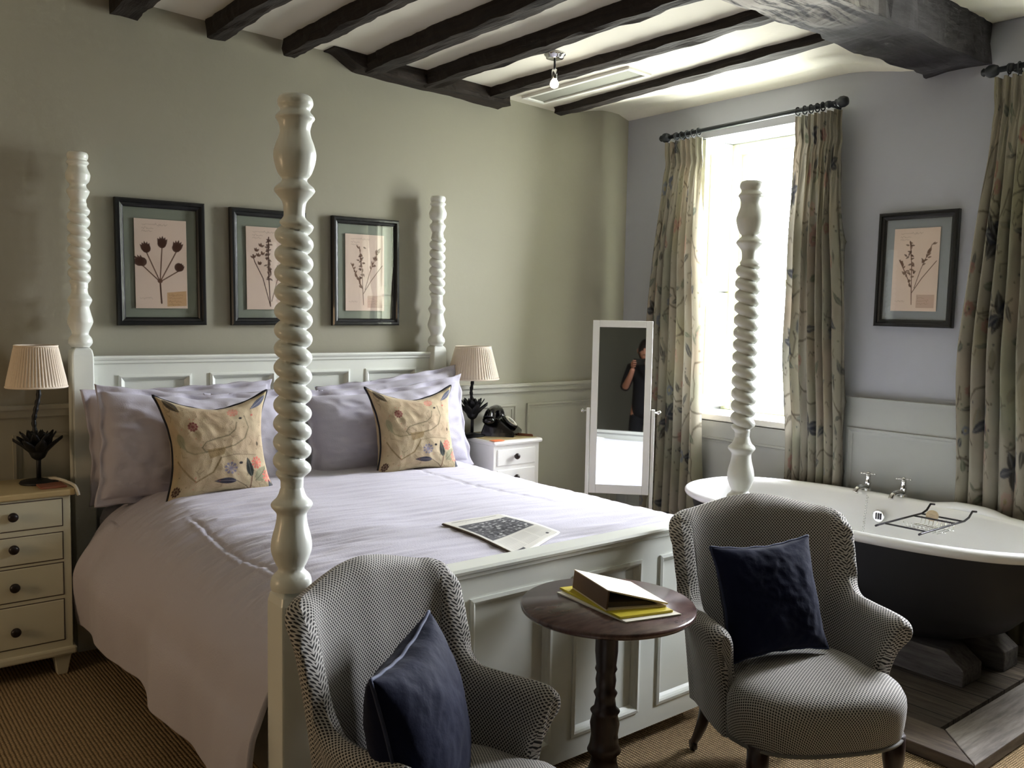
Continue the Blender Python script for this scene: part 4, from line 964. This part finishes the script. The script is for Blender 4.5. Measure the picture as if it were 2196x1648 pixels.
# overflow + plug chain on the wall-side inner face
b = MB().lathe([(.001, .0), (.026, .001), (.030, -.006), (.028, -.012), (.022, -.010)], 24, (0, 0, 0), axis='x'); o = b.obj('overflow_grille', M['chrome'], bath, True); o.location = (BW-.104, .077, .500); sl = MB()
for q in (-.010, 0, .010): sl.box(-.0135, -.011, q-.0025, q+.0025, -.014, .014)
sl.obj('overflow_slot', M['wire'], o)
b = MB(); p0 = Vector((BW-.055, .150, .575)); pts = [p0+Vector((-.030-.015*t*6, -.006*t*6, -.14*t)) for t in np.linspace(0, 1, 14)]
for i, p in enumerate(pts): b.tube([p+Vector((.004*math.cos(a), .002*math.sin(a) if i % 2 else .004*math.sin(a), .006*math.sin(a))) for a in np.linspace(0, 2*PI, 9)[:-1]], .0013, 5, True)
b.obj('plug_chain', M['chrome'], bath, True)
def tap(loc, label):
    root = thing('bath_tap', label, 'tap', loc, group='cross-head taps on the bath rim')
    MB().lathe([(.022, -.01), (.024, 0), (.015, .008), (.012, .03), (.016, .04), (.012, .05), (.010, .068), (.013, .074), (.008, .08)], 18).obj('body', M['chrome'], root, True)
    MB().tube(catmull([(0, 0, .02), (-.04, .006, .026), (-.075, .01, .018), (-.086, .012, .0)], 5), [.013]*11+[.012]*5, 12).obj('spout', M['chrome'], root, True)
    b = MB()
    for k_ in range(4):
        a = k_*PI/2+.35; d = Vector((math.cos(a), math.sin(a), 0)); b.tube([d*.004+Vector((0, 0, .084)), d*.026+Vector((0, 0, .084))], [.004, .0048], 8); b.lathe([(.002, -.005), (.0065, -.002), (.0065, .002), (.002, .005)], 10, tuple(d*.029+Vector((0, 0, .084))))
    b.lathe([(.008, .074), (.010, .08), (.010, .09), (.004, .095)], 12); b.obj('cross_handle', M['chrome'], root, True)
tap((3.735, -1.757, RZ), 'chrome cross-head tap on the bath rim, nearer the bright window'); tap((3.735, -1.930, RZ), 'chrome cross-head tap on the bath rim, nearer the wire rack')

def rack():
    root = thing('bath_rack', 'dark wire rack lying across the bath with a sponge on it', 'bath rack', (3.31, -2.25, RZ+.006))
    b = MB(); y0, y1 = .086, -.086; xa, xb = -.205, .15
    for y in (y0, y1): b.tube([(xa-.04, y, .0), (xa-.02, y, .001), (xb-.02, y, .001), (xb+.02, y+.0, .010), (xb+.05, y, .032), (xb+.085, y, .026)], .0042, 8)
    for x in (xa+.03, xb-.09, xb-.025): b.tube([(x, y0, 0), (x, y1, 0)], .0036, 8)
    b.obj('rack_frame', M['wire'], root, True)
    b = MB()
    for i in range(9):
        y = y1+.02+i*(y0-y1-.04)/8; b.tube([(xa+.14, y, -.002), (xa+.15, y, -.03), (xb-.07, y, -.03), (xb-.06, y, -.002)], .0014, 5)
    for x in (xa+.19, xa+.26, xb-.1): b.tube([(x, y0-.005, -.03), (x, y1+.005, -.03)], .0014, 5)
    b.obj('wire_basket', M['chrome'], root, True)
rack()
b = MB(); b.grid(lambda u, v: ((.026+.005*noise.noise(Vector((u*6, v*6, 1.))))*math.cos(2*PI*u)*math.sin(PI*v), (.024)*math.sin(2*PI*u)*math.sin(PI*v), .022*math.cos(PI*v)), 28, 16, True)
o = b.obj('bath_sponge', M['sponge'], smooth=True); o.location = (3.40, -2.225, RZ+.014); tag(o, 'pale brown natural sponge on the wire bath rack', 'sponge')

# ------------------------------------------------------------------ armchairs
def chair_meshes():
    out = {}
    # horseshoe path: (x, y, height) from the front of one arm round the back to the other
    half = [(.250, -.088, .515), (.255, -.065, .533), (.257, -.01, .534), (.255, .06, .532), (.247, .125, .540), (.244, .165, .580), (.246, .186, .645), (.248, .203, .712), (.248, .217, .757), (.238, .232, .781), (.195, .249, .788), (.135, .262, .802), (.065, .27, .817)]
    path = [np.array(p) for p in half]+[np.array((0, .27, .824))]+[np.array((-p[0], p[1], p[2])) for p in half[::-1]]
    path = catmull(path, 7); n = len(path)
    P = np.array(path); tang = np.gradient(P[:, :2], axis=0); tang /= np.linalg.norm(tang, axis=1, keepdims=True); nrm = np.c_[tang[:, 1], -tang[:, 0]]
    arc = np.r_[0, np.cumsum(np.linalg.norm(np.diff(P[:, :2], axis=0), axis=1))]
    mid = arc[-1]/2; b = MB(); uvs = []; secN = None
    for i in range(n):
        x, y, h = P[i]; nx, ny = nrm[i]
        if nx*x+ny*(y-.0) < 0: nx, ny = -nx, -ny
        e = min(1, min(i, n-1-i)/9.); e = math.sqrt(1-(1-e)**2)       # rounded arm fronts
        hh = .235; front = smoothstep(.05, -.10, y)
        sec = []
        th = .034
        for off, z in [(-th, .20), (-th, .30), (-th*.98, .38), (-th, hh+(h-hh)*.62), (-th*1.0, h-.05), (-th*.85, h-.022), (-th*.4, h-.006), (.004, h), (th*.7, h-.004), (th*1.15, h-.016), (th*1.3, h-.036), (th*1.15, h-.058), (th*.8, h-.085), (th*.75, hh+(h-hh)*.5), (th*.7, .32), (th*.6, .20)]:
            o_ = off*(.45+.55*e) if off > 0 else off*(.5+.5*e)
            drop = (z-.20)/(h-.20)
            flare = .022*smoothstep(.3, 1., drop)-.030*(1-drop)            # leans outwards towards the top
            roll = -.026*front*smoothstep(.70, .90, drop)                  # scroll swelling forwards at the arm front
            back = 1 if y > .1 else 0
            rec = .030*smoothstep(.15, .25, y)*(drop-.6)                   # back rakes a little
            sec.append((x+nx*(o_+flare), y+ny*(o_+flare)+roll+rec*1.2+(.010*front*(1-drop)), z))
        d = np.r_[0, np.cumsum(np.linalg.norm(np.diff(np.array(sec), axis=0), axis=1))]
        # inside face and outside face meet in a seam along the top edge; each is laid up from the bottom so the weave stays even
        b.v += sec[:8]+sec[7:]; secN = len(sec)+1
        uvs += [(arc[i]-mid, q) for q in d[:8]]+[(arc[i]-mid, 2.-(d[-1]-q)) for q in d[7:]]
    b.f += [(i*secN+j, (i+1)*secN+j, (i+1)*secN+j+1, i*secN+j+1) for i in range(n-1) for j in range(secN-1) if j != 7]
    for i in (0, n-1):      # arm fronts: their own panel, laid flat
        o_ = len(b.v); ring = [b.v[i*secN+j] for j in range(secN) if j != 8]; c_ = np.mean(np.array(ring), axis=0)
        b.v += ring; uvs += [((p[0]+p[1]), p[2]) for p in ring]; b.f.append(tuple(range(o_, o_+len(ring))) if i == 0 else tuple(range(o_, o_+len(ring)))[::-1])
    b.uv = {i: uvs[i] for i in range(len(uvs))}; out['shell'] = b
    # seat: bowed D shape, crowned top, upholstered rail below
    b = MB(); uvs = []; n = 96; prof = [(.001, .402), (.2, .4015), (.4, .399), (.6, .394), (.76, .387), (.88, .376), (.95, .362), (.99, .342), (1.0, .320), (.995, .292), (.985, .265), (.97, .240), (.955, .230), (.6, .228)]
    acc = 0; prev = None
    def outline(a):
        c_, s_ = math.cos(a), math.sin(a); e = 2.9; x = math.copysign(abs(c_)**(2/e), c_)*.268; y = math.copysign(abs(s_)**(2/e), s_)*(.24 if s_ > 0 else .235)-.05
        if y > -.13: x *= 1-.12*smoothstep(-.13, -.06, y)
        return x, y
    L = 0; ringlen = []
    for j, (r, z) in enumerate(prof):
        if j: L += math.hypot((prof[j][0]-prof[j-1][0])*.28, prof[j][1]-prof[j-1][1])
        for i in range(n):
            a = 2*PI*i/n; x, y = outline(a); b.v.append((x*r, (y+.06)*r-.06, z)); R = math.hypot(x, y+.06)/.28
            rl = L*R if j < 8 else L+ (R-1)*.28
            d = math.hypot(x, y+.06); uvs.append((x/d*rl, (y+.06)/d*rl))
    m_ = len(prof); b.f += [(j*n+i, (j+1)*n+i, (j+1)*n+(i+1) % n, j*n+(i+1) % n) for j in range(m_-1) for i in range(n)]
    b.uv = {i: uvs[i] for i in range(len(uvs))}; out['seat'] = b
    b = MB(); b.tube([(outline(2*PI*i/96)[0]*.972, (outline(2*PI*i/96)[1]+.06)*.972-.06, .234) for i in range(96)], .0055, 8, True); out['piping'] = b
    return out
CM = chair_meshes()
def armchair(loc, rz, label, sc=1.):
    root = thing('armchair', label, 'armchair', loc, rz, 'two woven check armchairs'); root.scale = (sc, min(1, sc+.09), 1)
    s_ = CM['shell'].obj('back_and_arms', M['uph'], root, True); s_.modifiers.new('sub', 'SUBSURF').render_levels = 1
    t_ = CM['seat'].obj('seat', M['uph'], root, True)
    m = mat('grey_piping', hexc(120, 118, 114), .8); CM['piping'].obj('piping', m, t_, True)
    for sx in (-1, 1):
        l = MB().lathe([(.013, 0), (.015, .03), (.018, .06), (.024, .062), (.026, .072), (.020, .082), (.020, .10), (.026, .15), (.030, .17), (.030, .24)], 20, (sx*.205, -.20, 0)).obj('front_leg', M['darkwood'], root, True)
        b = MB(); pts = [(sx*.19, .165, .24), (sx*.193, .185, .14), (sx*.197, .215, .075), (sx*.200, .24, .035)]; b.tube(catmull(pts, 6), [.023-.0006*i for i in range(19)], 10); l = b.obj('rear_leg', M['darkwood'], root, True)
        c_ = MB().lathe([(.004, -.009), (.017, -.008), (.0185, 0), (.017, .008), (.004, .009)], 18, (sx*.201, .246, .019), axis='x'); c_.tube([(sx*.200, .24, .045), (sx*.201, .246, .02)], .010, 8); c_.obj('caster', M['darkwood'], l, True)
    return root
C1 = (.882, -2.398, 0); R1 = math.radians(15.); C2 = (2.07, -2.462, 0); R2 = math.radians(-28.2)
armchair(C1, R1, 'woven check armchair in front of the near bed post, its cushion edge-on', .84)
armchair(C2, R2, 'woven check armchair in front of the bath, its seat facing out')
def navy(cx, w, h, t, xdir, updir, label):
    b = pad(w, h, t, 80, .11, 0., .004, 6.); o = b.obj('velvet_cushion', M['navy'], smooth=True); o.matrix_world = frame_from(cx, xdir, updir)
    MB().tube(b.rim, .0042, 8, True).obj('piping', M['navy_pipe'], o, True)
    return tag(o, label, 'cushion', 'navy velvet cushions')
navy((2.02, -2.405, .568), .345, .335, .13, (.94, -.33, .03), (.06, .32, 1), 'navy velvet cushion facing out on the armchair by the bath')
navy((.80, -2.395, .515), .40, .38, .17, (-.76, -.65, .0), (-.16, .16, 1), 'navy velvet cushion seen edge-on in the armchair by the near bed post')

# ------------------------------------------------------------------ pedestal table and what lies on it
tb = thing('pedestal_table', 'round dark wood pedestal table between the two armchairs', 'table', (1.462, -2.286, 0))
MB().lathe([(.10, .610), (.226, .612), (.232, .617), (.233, .624), (.230, .630), (.001, .630)], 72).obj('tabletop', M['tabletop'], tb, True)
MB().lathe([(.05, .13), (.046, .16), (.036, .19), (.034, .21), (.046, .225), (.040, .24), (.036, .27), (.040, .30), (.034, .325), (.040, .335), (.030, .345), (.026, .37), (.032, .385), (.025, .395), (.028, .42), (.025, .44), (.030, .45), (.027, .46), (.031, .50), (.030, .585), (.034, .595), (.034, .611)], 28).obj('turned_column', M['darkwood'], tb, True)
MB().lathe([(.045, .05), (.062, .06), (.066, .08), (.058, .105), (.062, .115), (.056, .128), (.050, .132)], 28).obj('column_base', M['darkwood'], tb, True)
for k_ in range(3):
    a = 2*PI*k_/3+math.radians(-52); b = MB(); b.tube(catmull([(.03*math.cos(a), .03*math.sin(a), .10), (.10*math.cos(a), .10*math.sin(a), .095), (.165*math.cos(a), .165*math.sin(a), .05), (.205*math.cos(a), .205*math.sin(a), .017)], 6), [.030-.0007*i for i in range(19)], 12); b.obj('foot', M['darkwood'], tb, True)
TZ = .6305
def sheet(name, pts, z, th, m, label, cat):
    b = MB(); b.hexa([(x, y, z) for x, y in pts]+[(x, y, z+th) for x, y in pts]); return tag(b.obj(name, m, bevel=.0006), label, cat)
sheet('loose_papers', [(1.405, -2.145), (1.385, -2.425), (1.545, -2.468), (1.570, -2.19)], TZ, .004, M['paper'], 'loose white papers at the bottom of the table stack', 'papers')
sheet('magazine', [(1.425, -2.135), (1.385, -2.405), (1.535, -2.448), (1.578, -2.18)], TZ+.0045, .006, M['yellow'], 'yellow covered magazine beneath the beige binder', 'magazine')
def binder():
    z0 = TZ+.011; root = thing('ring_binder', 'beige wedge-shaped ring binder on top of the table papers', 'binder', (1.45, -2.28, z0))
    A = Vector((1.445, -2.165, 0)); B_ = Vector((1.388, -2.352, 0)); D = Vector((.150, -.070, 0)); H = .050
    def W(v, z): return (v.x, v.y, z)
    t = .004
    pc(MB().hexa([W(A, z0), W(B_, z0), W(B_+D, z0), W(A+D, z0), W(A, z0+t), W(B_, z0+t), W(B_+D, z0+t), W(A+D, z0+t)]), 'bottom_cover', M['binder'], root)
    o_ = D.normalized()*.004
    pc(MB().hexa([W(A, z0+t), W(B_, z0+t), W(B_+o_, z0+t), W(A+o_, z0+t), W(A+D*.03, z0+H), W(B_+D*.03, z0+H), W(B_+D*.03+o_, z0+H), W(A+D*.03+o_, z0+H)]), 'spine', M['spine'], root)
    pc(MB().hexa([W(A+D*.03, z0+H), W(B_+D*.03, z0+H), W(B_+D*1.02, z0+t+.002), W(A+D*1.02, z0+t+.002), W(A+D*.02, z0+H+t), W(B_+D*.02, z0+H+t), W(B_+D*1.03, z0+t+.006), W(A+D*1.03, z0+t+.006)]), 'top_cover', M['binder'], root)
    i0, i1 = A+(B_-A)*.06, B_+(A-B_)*.06
    pc(MB().hexa([W(i0+D*.06, z0+t), W(i1+D*.06, z0+t), W(i1+D*.9, z0+t), W(i0+D*.9, z0+t), W(i0+D*.06, z0+.018), W(i1+D*.06, z0+.018), W(i1+D*.7, z0+.015), W(i0+D*.7, z0+.015)]), 'pages', M['inner'], root)
binder()

# ------------------------------------------------------------------ ceiling fittings
lp = thing('ceiling_lamp', 'small ceiling pendant with a bare glowing bulb between the beams', 'ceiling lamp', (2.56, -.78, zc(2.56)))
MB().lathe([(.05, 0), (.05, -.008), (.042, -.012), (.04, -.022), (.02, -.028)], 28).obj('ceiling_rose', M['chrome'], lp, True)
MB().tube([(0, 0, -.02), (0, 0, -.08)], .005, 8).obj('stem', M['wire'], lp, True)
MB().lathe([(.010, -.07), (.013, -.078), (.013, -.112), (.010, -.116)], 16).obj('bulb_holder', M['chrome'], lp, True)
MB().lathe([(.010, -.116), (.016, -.124), (.0205, -.138), (.017, -.15), (.006, -.156), (.001, -.157)], 18).obj('bulb', M['bulb'], lp, True)
vt = thing('ceiling_vent', 'white framed grey ceiling vent between the last two beams', 'vent', (3.0, -.5, zc(3.0)))
vt.rotation_euler = (0, math.atan(.0355), 0)
b = MB()
for a, c_, e, f in ((-.075, .085, -.40, -.375), (-.075, .085, .375, .40), (-.075, -.055, -.375, .375), (.065, .085, -.375, .375)): b.box(a, c_, e, f, -.012, .004)
b.obj('vent_frame', M['white'], vt, bevel=.002); MB().box(-.056, .066, -.376, .376, -.004, .003).obj('grille', M['grille'], vt)

# ------------------------------------------------------------------ the photographer, met only in the standing mirror
def skin(name, joints, edges, radii, m, parent, lv=2):
    me = bpy.data.meshes.new(name); me.from_pydata(joints, edges, []); o = bpy.data.objects.new(name, me); C.objects.link(o); me.materials.append(m)
    if parent is not None: o.parent = parent
    sk = o.modifiers.new('skin', 'SKIN'); sk.use_smooth_shade = True
    for i, r in enumerate(radii): me.skin_vertices[0].data[i].radius = (r, r) if not hasattr(r, '__len__') else r
    me.skin_vertices[0].data[0].use_root = True
    o.modifiers.new('sub', 'SUBSURF').render_levels = lv
    return o
def photographer():
    fx = Vector((fw.x, fw.y, 0)).normalized(); base = Vector((co.location.x, co.location.y, 0))-fx*.40
    ang = math.atan2(fx.y, fx.x)-PI/2        # local +y looks the way the camera looks
    J = [(0, 0, .92), (0, .0, 1.08), (0, .01, 1.24), (0, .0, 1.36), (0, .02, 1.44)]; E_ = [(0, 1), (1, 2), (2, 3), (3, 4)]; Rr = [.135, .115, .135, .085, .05]
    for s_ in (-1, 1):
        n0 = len(J); J += [(s_*.155, .0, 1.335), (s_*.225, .07, 1.10), (s_*.13, .27, 1.235), (s_*.088, .345, 1.325)]; E_ += [(3, n0), (n0, n0+1), (n0+1, n0+2), (n0+2, n0+3)]; Rr += [.065, .045, .033, .026]
        n0 = len(J); J += [(s_*.09, 0, .82), (s_*.10, .02, .48), (s_*.105, -.01, .10), (s_*.11, .07, .035), (s_*.115, .15, .03)]; E_ += [(0, n0)]+[(n0+i, n0+i+1) for i in range(4)]; Rr += [.085, .058, .04, .036, .03]
    o = skin('person', J, E_, Rr, M['skin'], None); o.location = base; o.rotation_euler = (0, 0, ang)
    tag(o, 'person in dark clothes holding up a phone, reflected in the standing mirror', 'person')
    # clothing follows the same joints a little wider
    jm = [(0, 0, .74)]+J[0:4]+[(0, .01, 1.395)]; em = [(i, i+1) for i in range(5)]; rm = [.155, .16, .150, .15, .10, .062]
    for s_, k0 in ((-1, 5), (1, 14)):
        n0 = len(jm); a, b_ = Vector(J[k0]), Vector(J[k0+1]); jm += [tuple(a), tuple(b_), tuple(b_.lerp(Vector(J[k0+2]), .35))]; em += [(4, n0), (n0, n0+1), (n0+1, n0+2)]; rm += [.08, .058, .05]
    skin('jumper', jm, em, rm, M['cloth'], o)
    jt = [(0, 0, .93), (0, 0, .86)]; et = [(0, 1)]; r_ = [.145, .15]
    for s_ in (-1, 1):
        n0 = len(jt); jt += [(s_*.09, 0, .80), (s_*.10, .02, .48), (s_*.105, -.01, .08)]; et += [(1, n0), (n0, n0+1), (n0+1, n0+2)]; r_ += [.10, .075, .062]
    skin('trousers', jt, et, r_, M['cloth'], o)
    for s_ in (-1, 1):
        skin('shoe', [(s_*.108, -.04, .045), (s_*.11, .06, .045), (s_*.116, .17, .034)], [(0, 1), (1, 2)], [.045, .046, .036], M['phone'], o)
        # five fingers each, curled round the edge of the phone
        for i in range(4):
            z = 1.372-.021*i+.03; L = (.030, .034, .032, .026)[i]
            skin('finger', [(s_*.086, .348, z-.01), (s_*.088, .375, z), (s_*.078, .40-.004*i*.5, z+.003), (s_*.078-s_*L, .404, z+.003)], [(0, 1), (1, 2), (2, 3)], [.010, .0085, .008, .007], M['skin'], o)
        skin('thumb', [(s_*.085, .345, 1.335), (s_*.07, .352, 1.352), (s_*.058, .368, 1.366), (s_*.045, .376, 1.378)], [(0, 1), (1, 2), (2, 3)], [.012, .010, .009, .008], M['skin'], o)
        skin('palm', [(s_*.088, .345, 1.325), (s_*.089, .348, 1.36), (s_*.087, .352, 1.40)], [(0, 1), (1, 2)], [(.026, .016), (.030, .014), (.024, .012)], M['skin'], o)
    # head with nose, ears, eyes and hair
    b = MB()
    def hd(u, v):
        a = 2*PI*u; t = PI*v; x = .075*math.sin(t)*math.cos(a); y = .093*math.sin(t)*math.sin(a); z = .118*math.cos(t)
        if z < 0: x *= 1-.9*(z/.118)**2*.35; y *= 1-.12*(z/.118)**2
        f = math.exp(-((x/.012)**2+((z+.012)/.024)**2)) if y > 0 else 0
        y += .022*f
        e = sum(math.exp(-(((x-q*.031)/.013)**2+((z-.012)/.011)**2)) for q in (-1, 1)) if y > 0 else 0
        return (x, y-.008*e+.03, z+1.535)
    b.grid(hd, 48, 36, True); h_ = b.obj('head', M['skin'], o, True)
    for q in (-1, 1):
        e = MB().lathe([(.002, -.011), (.009, -.006), (.011, 0), (.009, .006), (.002, .011)], 14, (0, 0, 0)); e.obj('eye', M['paper'], h_, True).location = (q*.031, .105, 1.547)
        e = MB().tube([(q*.074, .03, 1.55), (q*.088, .018, 1.555), (q*.090, .016, 1.53), (q*.078, .026, 1.505)], [.008, .010, .010, .007], 8); e.obj('ear', M['skin'], h_, True)
    MB().tube([(-.022, .113, 1.487), (0, .121, 1.485), (.022, .113, 1.487)], [.004, .0065, .004], 8).obj('mouth', M['spine'], h_, True)
    b = MB()
    def hr(u, v):
        a = 2*PI*u; lim = .50+.38*(.5-.5*math.sin(a)); t = PI*v*lim; x = .086*math.sin(t)*math.cos(a); y = .102*math.sin(t)*math.sin(a); return (x, y+.022, .130*math.cos(t)+1.537+.004*math.sin(a*17))
    b.grid(hr, 60, 20, True); b.obj('hair', M['knob'], h_, True)
    ph = MB().box(-.076, .076, .389, .3965, 1.352, 1.428).obj('phone', M['phone'], None, bevel=.004); ph.location = base; ph.rotation_euler = (0, 0, ang); tag(ph, 'black phone held up by the person in the mirror', 'phone')
photographer()

# ------------------------------------------------------------------ light
w = bpy.data.worlds.new('sky'); scn.world = w; w.use_nodes = True
bg = w.node_tree.nodes['Background']; bg.inputs[1].default_value = 62.
nt = w.node_tree; tc = nt.nodes.new('ShaderNodeTexCoord'); sp = nt.nodes.new('ShaderNodeSeparateXYZ'); nt.links.new(tc.outputs['Generated'], sp.inputs[0])
mr = nt.nodes.new('ShaderNodeMapRange'); mr.inputs['From Min'].default_value = -.06; mr.inputs['From Max'].default_value = .10; nt.links.new(sp.outputs['Z'], mr.inputs[0])
mx = nt.nodes.new('ShaderNodeMix'); mx.data_type = 'RGBA'; mx.inputs[6].default_value = (.50, .52, .49, 1); mx.inputs[7].default_value = (.90, .93, 1., 1)
nt.links.new(mr.outputs[0], mx.inputs[0]); nt.links.new(mx.outputs[2], bg.inputs[0])
def portal(W, nm):
    l = bpy.data.lights.new(nm, 'AREA'); l.shape = 'RECTANGLE'; l.size = W[3]-W[2]-.1; l.size_y = W[1]-W[0]-.12; l.cycles.is_portal = True
    o = bpy.data.objects.new(nm, l); C.objects.link(o); o.location = (XR+.37, (W[0]+W[1])/2, (W[2]+W[3])/2); o.rotation_euler = (0, PI/2, 0)
portal(W1, 'window_light'); portal(W2, 'window_light')

l = bpy.data.lights.new('warm_fill', 'AREA'); l.shape = 'DISK'; l.size = .6; l.energy = 8.; l.color = (1., .70, .42)  # added warm fill for the side away from the windows, no fixture there
o = bpy.data.objects.new('warm_fill', l); C.objects.link(o); o.location = (-1.9, -1.1, 1.15); o.rotation_euler = (Vector((.75, -.9, .45))-o.location).to_track_quat('-Z', 'Y').to_euler()
scn.view_settings.view_transform = 'Standard'; scn.view_settings.look = 'None'; scn.view_settings.exposure = .58; scn.view_settings.gamma = .90
cy = scn.cycles; cy.use_denoising = True; cy.max_bounces = 8; cy.diffuse_bounces = 5; cy.use_adaptive_sampling = True; cy.adaptive_threshold = .07; cy.adaptive_min_samples = 16; cy.transparent_max_bounces = 12; cy.sample_clamp_indirect = 6.
try: cy.denoiser = 'OPENIMAGEDENOISE'
except Exception: pass
